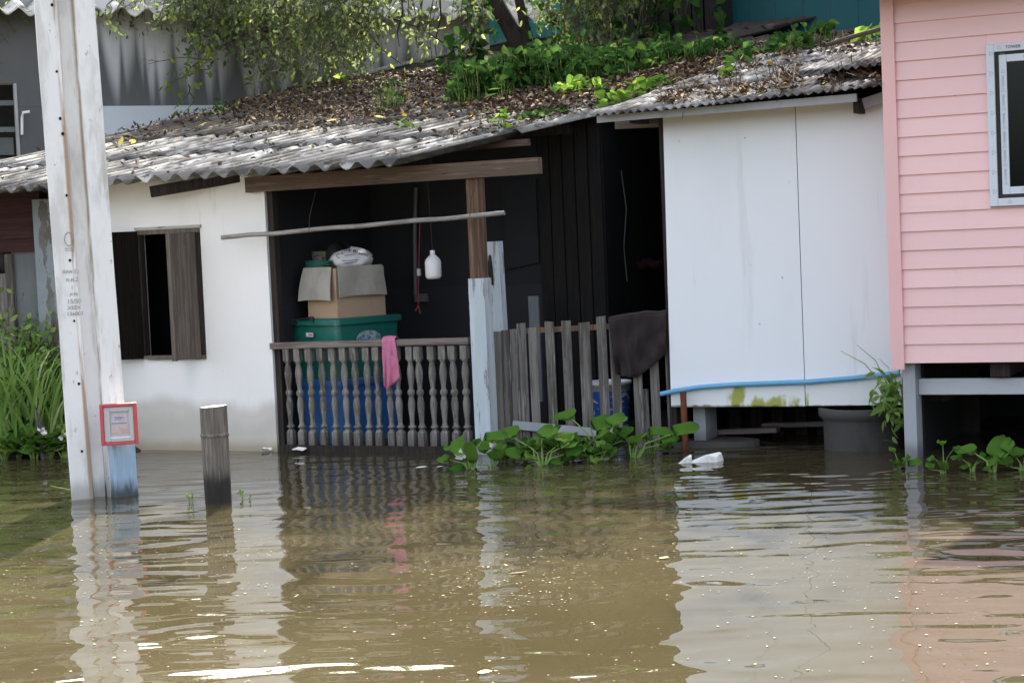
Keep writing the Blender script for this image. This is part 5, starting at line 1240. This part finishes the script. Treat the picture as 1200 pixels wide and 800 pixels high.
# the dense bank of creeper along the ridge
def bankpts(x0, x1, bot, n, back=.7):
    out = []
    for k in range(n):
        x = rnd.uniform(x0, x1); p = rl_pt(x, interp(bot, x), .03); dy = rnd.uniform(0, back); out.append(p + Vector((0, dy, dy*T12)))
    return out
BOT = [(500, 128), (560, 124), (600, 110), (660, 104), (710, 98), (760, 82), (800, 78), (850, 66)]
clump('creeping_vine', 'dense heart-leaved creeper along the ridge around the tree foot', bankpts(520, 645, BOT, 48), lf_vine, .092, .40, 22, .20, cat='vine')
clump('creeping_vine', 'heart-leaved creeper bank before the dark timber shed', bankpts(645, 770, BOT, 42), lf_vine, .095, .30, 18, .19, cat='vine')
clump('creeping_vine', 'low creeper strip along the roof edge below the teal wall', bankpts(770, 850, BOT, 20, .5), lf_vine, .085, .20, 14, .17, cat='vine')
# climbing strands
e = empty('climbing_vine', pt(545, 90, 5.0), 'leafy vine column climbing up left of the tree trunk', 'vine'); lv = MB(); tw = MB()
for (a, b, Y, n_) in (((540, 118), (550, 20), 4.9, 46), ((530, 115), (538, 50), 4.7, 34), ((552, 110), (556, -10), 5.0, 50), ((522, 122), (520, 80), 4.4, 22)):
    spray(lv, tw, pt(*a, Y), pt(*b, Y), 0, n_, .12, .85, .15, .1, True)
lv.build('leaves', lf_vine, e); tw.build('stems', twigm, e)
e = empty('climbing_vine', pt(780, 60, 6.2), 'vine strand hanging down the middle of the dark timber shed', 'vine'); lv = MB(); tw = MB()
for (a, b, Y, n_) in (((776, -15), (772, 62), 6.2, 34), ((790, 5), (778, 66), 6.1, 24), ((768, -15), (764, 30), 6.3, 14)):
    spray(lv, tw, pt(*a, Y), pt(*b, Y), 0, n_, .12, .7, .13, .2, True)
lv.build('leaves', lf_vine, e); tw.build('stems', twigm, e)
e = empty('climbing_vine', pt(722, 60, 6.0), 'broad-leaved vine strand hanging left on the dark timber shed', 'vine'); lv = MB(); tw = MB()
for (a, b, Y, n_) in (((735, -15), (722, 20), 6.0, 12), ((724, 15), (719, 66), 6.0, 12)):
    spray(lv, tw, pt(*a, Y), pt(*b, Y), 0, n_, .16, .6, .08, .2, True)
lv.build('leaves', lf_vine, e); tw.build('stems', twigm, e)
e = empty('climbing_vine', pt(838, 30, 6.2), 'small leafy strand at the edge of the teal wall', 'vine'); lv = MB(); tw = MB()
for (a, b, Y, n_) in (((845, -15), (836, 8), 6.4, 8), ((842, 10), (845, 48), 6.4, 10)):
    spray(lv, tw, pt(*a, Y), pt(*b, Y), 0, n_, .14, .6, .06, .2, True)
lv.build('leaves', lf_vine, e); tw.build('stems', twigm, e)
e = empty('climbing_vine', pt(700, 60, 6.0), 'tangle of green vine strands between the tree and the timber shed', 'vine'); lv = MB(); tw = MB()
for (a, b, Y, n_) in (((640, -15), (648, 66), 5.9, 40), ((662, -15), (660, 72), 6.0, 40), ((684, -15), (690, 70), 6.1, 44), ((706, -15), (702, 76), 6.1, 36), ((742, -15), (748, 50), 6.2, 26), ((806, -15), (802, 40), 6.3, 18)):
    spray(lv, tw, pt(*a, Y), pt(*b, Y), 0, n_, .11, .75, .17, .15, True)
lv.build('leaves', lf_vine, e); tw.build('stems', twigm, e)
# single clumps on the roof
clump('seedling', 'lime-green clump on the roof below the dark timber shed', [rl_pt(662, 113, .03), rl_pt(678, 112, .03), rl_pt(690, 112, .03)], lf_lime, .105, .17, 16, .13)
clump('seedling', 'lime-green clump on the white roof edge above the verge', [rl_pt(722, 122, .03), rl_pt(740, 117, .03), rl_pt(760, 111, .03), rl_pt(772, 108, .03)], lf_lime, .095, .13, 15, .12)
clump('seedling', 'flat trailing green weed near the verge of the roof', [rl_pt(617, 140, .03), rl_pt(632, 138, .03), rl_pt(645, 135, .03), rl_pt(655, 133, .03)], lf_vine, .06, .05, 22, .13, stems=False)
clump('seedling', 'lone pale seedling at the roof edge left of the trailing weed', [rl_pt(588, 152, .03)], lf_lime, .08, .17, 9, .05)
clump('seedling', 'tuft of thin green blades above the lone pale seedling', [rl_pt(586, 124, .03)], lf_lime, .12, .2, 9, .04, .14, False)
clump('seedling', 'tiny pale seedling on bare roofing beside the leaf litter', [rl_pt(473, 148, .03), rl_pt(481, 152, .03)], lf_lime, .06, .08, 6, .05)
clump('seedling', 'leafy green weed clump rising from the brown leaf litter', [rl_pt(452, 132, .03), rl_pt(462, 125, .03), rl_pt(458, 115, .03)], lf_vine, .08, .26, 18, .12, .6, False)
clump('seedling', 'small weed at the roof edge against the grey wall', [rl_pt(258, 134, .03), rl_pt(268, 131, .03)], lf_vine, .085, .14, 10, .09, .55, False)
clump('seedling', 'yellow-green sprig under the pale ridge flashing', [rl_pt(408, 103, .03), rl_pt(398, 101, .03)], lf_lime, .085, .20, 9, .10, .6)
clump('seedling', 'grey-leaved young plant standing in front of the creeper bank', [rl_pt(668, 92, .03), rl_pt(738, 88, .03)], lf_vine, .12, .28, 12, .10, .5, False)
clump('seedling', 'bright pale seedling with narrow leaves before the timber shed', [rl_pt(766, 86, .03)], lf_lime, .11, .20, 9, .06, .4, False)
clump('seedling', 'yellow seedling alone on the straw-covered lean-to roof', [rr_pt(850, 88, .03)], lf_lime, .085, .10, 9, .06)
clump('seedling', 'green weed clump on the lean-to roof before the teal wall', [rr_pt(930, 58, .02), rr_pt(945, 54, .02), rr_pt(960, 50, .02), rr_pt(918, 62, .02)], lf_vine, .10, .20, 18, .16)
clump('seedling', 'low weed left of the green clump on the lean-to roof', [rr_pt(880, 68, .02), rr_pt(865, 72, .02)], lf_vine, .09, .09, 12, .14)
clump('seedling', 'broad-leaved weed tucked against the pink house corner', [rr_pt(1022, 50, .02), rr_pt(1030, 44, .02)], lf_lime, .12, .16, 9, .10)
mb = MB(); mb.tube([pt(968, 53, 2.0), pt(1000, 43, 2.0), pt(1040, 32, 2.0)], .018, 7); o = mb.build('dead_branch', twigm, None, loc=pt(968, 53, 2.0)); tag(o, 'bare pale branch lying along the top of the lean-to roof', 'branch')
mb = MB(); mb.tube([pt(640, 93, 4.6), pt(655, 86, 4.6), pt(672, 82, 4.7)], [.025, .02, .014], 7); mb.tube([pt(672, 82, 4.7), pt(660, 68, 4.8), pt(648, 52, 4.9)], [.016, .012, .008], 6); o = mb.build('dead_branch', twigm, None, loc=pt(640, 93, 4.6)); tag(o, 'crooked fallen branch in the creeper right of the tree', 'branch')

# ---- plants at the left corner
def grass(name, label, base, n, ln, wd, spread, m, lean=.35, droop=.6, cat='grass clump', group=None, ysp=.5):
    e = empty(name, base, label, cat, group); mb = MB()
    for i in range(n):
        p = Vector(base) + Vector((rnd.uniform(-spread, spread), rnd.uniform(-spread, spread)*ysp, 0))
        d = (UP + Vector((rnd.gauss(0, lean), rnd.gauss(0, lean), 0))).normalized()
        blade(mb, p, d, ln*rnd.uniform(.55, 1.1), wd*rnd.uniform(.7, 1.2), droop*rnd.uniform(.5, 1.4), 7, None)
    mb.build('blades', m, e); return e
def shrub(name, label, base, h, spread, n, m, size, wid=.5, cat='shrub'):
    e = empty(name, base, label, cat); lv = MB(); tw = MB(); b = Vector(base)
    for k in range(n):
        t_ = b + Vector((rnd.gauss(0, spread*.55), rnd.gauss(0, spread*.35), h*rnd.uniform(.6, 1.05)))
        spray(lv, tw, b + Vector((rnd.uniform(-.05, .05), rnd.uniform(-.05, .05), 0)), t_, .05, 84, size, wid, .20, .3)
    lv.build('leaves', m, e); tw.build('stems', twigm, e); return e
gx = lambda px, py, Y: pt(px, py, Y)
b0 = gx(28, 525, -.15); b1 = gx(62, 525, -.10)
shrub('leafy_shrub', 'feathery bright green shrub before the grey wall sheet at left', (b0.x-.05, -.05, .05), 1.02, .36, 22, lf_shrub, .066, .5)
shrub('leafy_shrub', 'smaller green shrub between the feathery shrub and the column', (b1.x, -.1, .05), .9, .24, 13, lf_shrub, .07, .5)
shrub('leafy_shrub', 'low dark leafy bush behind the water plants beside the pole', (b1.x+.05, -.35, .05), .5, .2, 10, lf_vine, .07, .6)
grass('reed_clump', 'tall arching reed blades at the far left edge', (gx(8, 535, -.45).x, -.45, .04), 130, .98, .036, .28, lf_reed, .22, .7, 'reed clump')
grass('reed_clump', 'tall arching reed blades right of the leftmost reeds', (gx(34, 535, -.5).x, -.5, .04), 130, .9, .034, .28, lf_reed, .24, .75, 'reed clump')
grass('reed_clump', 'drooping pale reed blades close beside the concrete pole', (gx(74, 535, -.3).x, -.3, .04), 44, .85, .034, .16, lf_reed, .2, .8, 'reed clump')
for (px, Y, h, lab) in ((40, -.6, .40, 'dark leaning wooden stick among the plants at left'),):
    a = pt(52, 527, Y); b = pt(44, 477, Y); mb = MB(); mb.beam(a - UP*.1, b, .06, .02); o = mb.build('leaning_stick', wgrey, None, loc=a); tag(o, lab, 'stick')

def hyacinth(label, base, specs, flower=None, m=None, group=None):
    """floating water plant; specs: (dx, dy, height, leaf length, width, turn, tilt)"""
    e = empty('water_hyacinth', base, label, 'water plant', group); b = Vector(base); lv = MB(); stt_ = MB()
    for (dx, dy, h, ln, wd, turn, tilt) in specs:
        h *= .72; ln *= 1.02; wd *= 1.12; rs_ = min(1, ln/.17)
        t_ = b + Vector((dx, dy, h)); m1 = b*.5 + t_*.5 + Vector((-dx*.15, 0, h*.12))
        stt_.tube([b + Vector((dx*.12, dy*.12, -.02)), b*.7+t_*.3 + Vector((0, 0, .01)), m1, t_], [.009*rs_, .011*rs_, .006*rs_, .004*rs_], 6)
        d = Vector((math.cos(turn)*math.cos(tilt), math.sin(turn)*math.cos(tilt), math.sin(tilt)))
        nr = Vector((-math.cos(turn)*math.sin(tilt), -math.sin(turn)*math.sin(tilt), math.cos(tilt))) + Vector((.28, -.75, 0))*rnd.uniform(.5, 1.2)
        # rounded spoon blade
        s_ = d.cross(nr).normalized(); n_ = s_.cross(d); vs = [t_]; K = 10; prof_ = []
        rows = 6
        for j in range(1, rows+1):
            v = j/rows; w_ = wd*.5*(math.sin(math.pi*min(1, (v*.90+.06))))**.55
            if j == rows: w_ = wd*.10
            for u in (-1, -.5, 0, .5, 1):
                vs.append(t_ + d*(ln*v) + s_*(w_*u) + n_*(.16*wd*u*u - .18*ln*v*v + .010*math.sin(u*5+v*7)))
        fs = [(0, 1+k, 2+k) for k in range(4)] + [(1+(j)*5+k, 1+(j)*5+k+1, 1+(j+1)*5+k+1, 1+(j+1)*5+k) for j in range(rows-1) for k in range(4)]
        lv.add(vs, fs, True)
    stt_.build('stalks', stalk, e); lv.build('leaves', m or lf_hya, e)
    if flower:
        for (dx, dy, h, r) in flower:
            mb = MB()
            for k in range(9): add_leaf(mb, b + Vector((dx, dy, h)) + rdir()*.008, rdir(.5), rdir(.6), r*rnd.uniform(.8, 1.2), r*.6, .1, .2)
            f = mb.build('flower', flowerm, e)
    return e
def hy_rand(n, r, h0, h1, ln=.13, wd=.12, face=-math.pi/2):
    out = []
    for k in range(n):
        a = rnd.uniform(0, 6.283); q = r*math.sqrt(rnd.random()); h = rnd.uniform(h0, h1)
        out.append((q*math.cos(a), q*math.sin(a)*.7, h, ln*rnd.uniform(.7, 1.25), wd*rnd.uniform(.75, 1.2), face + rnd.gauss(0, 1.2), rnd.uniform(-.2, 1.0)))
    return out
hyl = [(6, 538, 'leafy water hyacinth at the lower left edge', 10, None), (22, 536, 'water hyacinth with white blooms second from the left edge', 9, [(-.03, -.05, .16, .05), (.1, -.05, .13, .045)]),
       (40, 537, 'broad bright water hyacinth at the foot of the leaning stick', 10, None), (58, 536, 'water hyacinth with white blooms right of the leaning stick', 10, [(0, -.08, .21, .05), (.07, -.05, .18, .045)]), (76, 536, 'water hyacinth squeezed beside the concrete pole', 9, [(.03, -.05, .17, .045)])]
for (px, py, lab, n_, fl) in hyl:
    hyacinth(lab, gz(px, py), hy_rand(n_, .16, .06, .24, .14, .12), fl)
p = gz(50, 531); hyacinth('large round-leaved water hyacinth standing above the other left water plants', p, [(.02, 0, .30, .17, .17, -1.2, .5), (-.12, .02, .29, .14, .14, -2.4, .3), (.1, 0, .22, .13, .12, -.4, .4)], None)
# blue post foot
p = gz(553, 549)
hyacinth('water hyacinth with a pale bloom at the foot of the blue porch post', p, [(-.07, 0, .20, .15, .15, math.pi*.85, .15), (.09, .0, .27, .17, .11, .3, .25), (-.02, -.02, .17, .12, .12, -2.6, .2), (.02, -.03, .04, .2, .09, -1.3, 1.1), (-.16, 0, .08, .12, .06, 3.0, .1), (-.02, -.05, .01, .13, .06, -2.6, .1)], [(-.05, -.06, .09, .05)])
p = gz(578, 546)
hyacinth('small round-leaved water hyacinth right of the blue post foot', p, [(-.05, 0, .13, .10, .09, 2.6, .9), (.04, -.02, .05, .11, .12, -1.2, .9), (.02, .02, .12, .09, .08, .6, .9), (-.12, -.03, .02, .12, .06, 3.0, .1)], [(.0, 0, .14, .03)])
p = gz(636, 545)
hyacinth('water hyacinth with splayed yellow stalks before the picket fence', p, [(-.22, .05, .24, .16, .15, 2.7, .4), (-.10, 0, .18, .14, .13, 2.3, -.1), (.0, .0, .24, .15, .13, 1.2, .6), (-.13, -.02, .06, .16, .12, -2.7, .5), (.10, .02, .18, .15, .13, .3, .3), (.15, 0, .10, .13, .10, .4, .3), (.05, -.03, .02, .12, .04, -.3, .2), (-.03, -.05, -.01, .14, .05, -1.6, .1), (.19, .02, .2, .16, .12, 2.4, .5)])
p = gz(700, 537)
hyacinth('biggest water hyacinth with tall round leaf at the fence middle', p, [(-.18, .02, .37, .18, .17, 2.8, .2), (-.05, .02, .28, .17, .15, .5, .35), (.08, .02, .30, .16, .13, .9, .5), (-.12, -.03, .12, .19, .16, -1.9, .6), (.0, -.02, .2, .14, .12, -.5, .5), (.18, .02, .17, .12, .05, .7, .9), (.10, -.02, .12, .14, .10, -1.0, .9), (-.2, 0, .16, .14, .13, 2.2, .4), (.05, -.05, .05, .13, .10, -1.4, .9)])
hyacinth('water hyacinth lying low behind the biggest one at the fence', gz(668, 540), hy_rand(9, .16, .05, .2, .12, .11), None, lf_hyad)
p = gz(741, 536)
hyacinth('water hyacinth with long slanting stalks beside the footing slab', p, [(.28, .02, .22, .20, .12, .5, .3), (.1, .02, .23, .17, .10, .3, .1), (.2, 0, .13, .14, .05, .3, .4), (-.05, 0, .2, .14, .12, 2.2, .5), (.03, -.02, .12, .12, .10, -1.2, .8)])
hyacinth('deep green water hyacinth between the fence and the slab', gz(720, 533), hy_rand(8, .15, .05, .2, .12, .10), None, lf_hyad)
for (px, py, lab) in ((612, 541, 'low tangle of small water hyacinth leaves at the fence boards'), (655, 543, 'low tangle of hyacinth leaves between the splayed and the biggest plants'), (690, 541, 'small floating leaves under the biggest water hyacinth'), (762, 531, 'low hyacinth leaves at the edge of the footing slab'), (590, 541, 'low floating leaves between the post foot and the fence')):
    hyacinth(lab, gz(px, py), hy_rand(11, .17, .02, .16, .10, .08), None, lf_hyad)
# under the pink house
p = gz(1164, 553)
hyacinth('upright water hyacinth with ragged broad leaf under the pink house', p, [(-.10, .0, .15, .16, .11, 2.7, .25), (.01, 0, .09, .18, .14, 1.0, .95), (.06, .02, .16, .10, .07, .8, .9), (-.05, -.02, .02, .12, .12, -.4, .7)])
hyacinth('small pale water hyacinth left of the upright one under the house', gz(1140, 552), [(-.06, 0, .10, .10, .05, 2.6, .2), (.03, 0, .09, .09, .05, .4, .1), (.0, 0, .04, .09, .05, 2.9, .0), (.05, 0, .09, .06, .04, 1.2, 1.0)])
hyacinth('water hyacinth cut by the right picture edge under the pink house', gz(1198, 551), [(-.03, 0, .10, .12, .10, 1.9, .6), (.04, 0, .16, .13, .11, .6, .5), (-.06, -.02, .03, .13, .08, 2.6, .6), (.03, -.02, .04, .12, .1, -.7, .5)])
hyacinth('sparse stalky water plant right of the grey house post', gz(1106, 554), [(-.05, 0, .12, .06, .035, 2.8, .0), (.06, 0, .20, .05, .045, .6, .2), (.0, 0, .24, .07, .05, 2.0, .3), (.0, -.01, .02, .07, .07, -1.5, 1.2), (-.08, 0, .03, .05, .05, 2.0, 1.0)])
hyacinth('wilted little water plant at the foot of the concrete tank', gz(1053, 548), [(-.02, 0, .13, .08, .03, 2.3, .5), (.02, 0, .03, .08, .09, -.5, .8), (.06, -.02, .02, .09, .08, .2, .4), (0, -.03, .02, .08, .08, -1.6, .6)])
# tuft growing out of the panel foot
e = empty('weed_tuft', pt(1040, 470, .25), 'bushy weed with long grass blades growing at the corner of the white panel', 'weed'); lv = MB(); bl_ = MB()
c = pt(1043, 466, .22)
for k in range(150):
    q = c + Vector((rnd.gauss(0, .055), rnd.gauss(0, .05), rnd.gauss(0, .085))); add_leaf(lv, q, (rdir(-.55) + Vector((0, -.3, 0))).normalized(), rdir(.6) + Vector((0, -.4, 0)), rnd.uniform(.06, .10), .030, .15, .3)
for (px, py, x0) in ((985, 411, 1036), (1004, 404, 1041), (1030, 420, 1044), (1008, 442, 1036), (1046, 445, 1044), (1022, 430, 1040)):
    a = pt(x0, 452, .22); b = pt(px, py, .18); m1 = a*.45 + b*.55 + Vector((.03, 0, .02)); s_ = Vector((.35, 0, .94)).normalized()*.007
    pts = [a, a*.6+m1*.4, m1, b]; vs = []
    for i, p in enumerate(pts): vs += [p - s_*(1-.25*i), p + s_*(1-.25*i)]
    bl_.add(vs, [(2*i, 2*i+1, 2*i+3, 2*i+2) for i in range(3)], True)
lv.build('leaves', lf_shrub, e); bl_.build('blades', lf_reed, e)

# ---- floating things
p = gz(823, 541); mb = MB()
def ragged(mb, c, rx, ry, h, seed):
    n = 15; base = []; top = []
    for k in range(n):
        a = 2*math.pi*k/n; r = 1 + .45*mnoise.noise(Vector((math.cos(a)*2.2, math.sin(a)*2.2, seed))) + rnd.uniform(-.12, .12)
        base.append(c + CR.xyz*Vector((1, 1, 0))*(rx*r*math.cos(a)) + Vector((0, ry*r*math.sin(a), -.006)))
        top.append(c + CR.xyz*Vector((1, 1, 0))*(rx*.8*r*math.cos(a)+.01) + Vector((0, ry*.8*r*math.sin(a), h*rnd.uniform(.4, 1.1) + .02*math.cos(a))))
    mid = c + Vector((0, 0, h))
    mb.add(base+top+[mid], [(k, (k+1) % n, n+(k+1) % n, n+k) for k in range(n)] + [(n+k, n+(k+1) % n, 2*n) for k in range(n)])
ragged(mb, p + Vector((.02, .02, 0)), .115, .06, .045, 1.0); ragged(mb, p + Vector((-.10, -.05, 0)), .045, .04, .035, 5.0)
o = mb.build('foam_scrap', foam, None, loc=p); tag(o, 'broken white foam scrap floating before the footing slab', 'foam scrap')
for (px, py, lab, r) in ((363, 523, 'white trash scrap caught at the left end of the porch railing', .045), (352, 517, 'greenish white trash scrap above the railing foot', .035)):
    p = gz(px, py+4); p.y = min(p.y, -.06); mb = MB()
    mb.add([p + Vector((r*1.6*math.cos(a)*rnd.uniform(.7, 1.1), r*math.sin(a), .01 + rnd.uniform(0, .03))) for a in [k*.7 for k in range(9)]] + [p + Vector((0, 0, r))], [(k, (k+1) % 9, 9) for k in range(9)])
    o = mb.build('trash_scrap', foam, None, loc=p); tag(o, lab, 'trash')
def petal(px, py, ln, wd, m, name, lab, cat, grp=None, ang=0, up=.01):
    p = gz(px, py); mb = MB(); add_leaf(mb, p + UP*.006, Vector((CR.x*math.cos(ang), CR.y*math.cos(ang), 0)) + Vector((CF.x, CF.y, 0))*math.sin(ang), UP, ln, wd, .1, -.08)
    o = mb.build(name, m, None, loc=p); tag(o, lab, cat, grp)
petal(486, 549, .09, .07, flowerm, 'floating_petal', 'white petal floating in front of the porch railing', 'petal')
petal(511, 548, .05, .05, flowerm, 'floating_petal', 'smaller white petal right of the floating petal by the railing', 'petal')
petal(559, 789.5, .055, .05, yellowlf, 'floating_leaf', 'bright yellow leaf floating at the bottom edge of the water', 'leaf')
petal(772, 655, .05, .03, yellowlf, 'floating_leaf', 'small yellow leaf floating below the white panel corner', 'leaf')
petal(1016, 556, .18, .05, litterm, 'floating_leaf', 'dead brown leaf drifting in front of the concrete tank', 'leaf')
petal(595, 673, .10, .02, litterm, 'floating_leaf', 'thin brown leaf drifting in the middle of the open water', 'leaf')
for (px, py, lab) in ((250, 587, 'thin stemmed seedling sprouting from the water before the stump'), (222, 588, 'faint water weed stems left of the timber stump'), (285, 586, 'dark weed tip poking up right of the timber stump'), (670, 541, 'thin pale stem sticking up before the fence plants')):
    p = gz(px, py); e = empty('water_sprout', p, lab, 'sprout'); tw = MB(); lv = MB()
    for k in range(1 if px in (250, 670) else 4):
        q = p + Vector((rnd.uniform(-.05, .05), rnd.uniform(-.04, .04), -.01)) if px not in (250, 670) else p; h = .12 if px == 250 else (.10 if px == 670 else rnd.uniform(.03, .07))
        t_ = q + Vector((rnd.uniform(-.02, .02), 0, h)); tw.tube([q, (q+t_)/2 + Vector((.008, 0, 0)), t_], [.003, .0025, .002], 4)
        for i in range(3): add_leaf(lv, t_, rdir(.1), rdir(.6), .045 if px == 250 else .022, .03 if px == 250 else .014, .1, .1)
    tw.build('stems', stalk, e); lv.build('leaves', lf_lime, e)
fl_ = MB()                # pollen, chaff and scum specks drifting on the water
def speck(p, s):
    a = rnd.uniform(0, 6.28); n = 5; z = .003
    fl_.add([p + Vector((s*math.cos(a+k*1.2566)*rnd.uniform(.6, 1.2), s*math.sin(a+k*1.2566)*rnd.uniform(.6, 1.2), z)) for k in range(n)], [tuple(range(n))])
for k in range(7500):
    px = rnd.uniform(-10, 1210); py = rnd.uniform(606, 810)
    dn = mnoise.noise(Vector((px*.006, py*.016, 4.2))) + .5*mnoise.noise(Vector((px*.02, py*.05, 1.2)))
    w_ = math.exp(-((py-665)/55)**2)*(1.0 if px < 800 else .15) + .12
    if rnd.random() > w_*max(0.05, .5+1.1*dn): continue
    speck(gz(px, py), rnd.choice((.0025, .003, .004, .005, .007))*rnd.uniform(.7, 1.2))
chaff = mat('floating_chaff', (.14, .12, .065), .8, [('island', (.22, .19, .08), .6, .8, 0), ('island', (.34, .32, .24), .92, .97, 0)])
tag(fl_.build('floating_chaff', chaff), kind='stuff')
mb = MB()
for (a, b) in (((100, 578), (112, 566)), ((104, 580), (130, 577)), ((118, 579), (126, 571)), ((96, 581), (117, 579))):
    p, q = gz(*a), gz(*b); q.z = rnd.uniform(.01, .05); q.y = p.y - .01; mb.tube([p + UP*.004, q], .004, 5)
o = mb.build('twig_debris', stalk, None, loc=gz(100, 580)); tag(o, 'few dry twigs caught at the foot of the concrete pole', 'twigs')
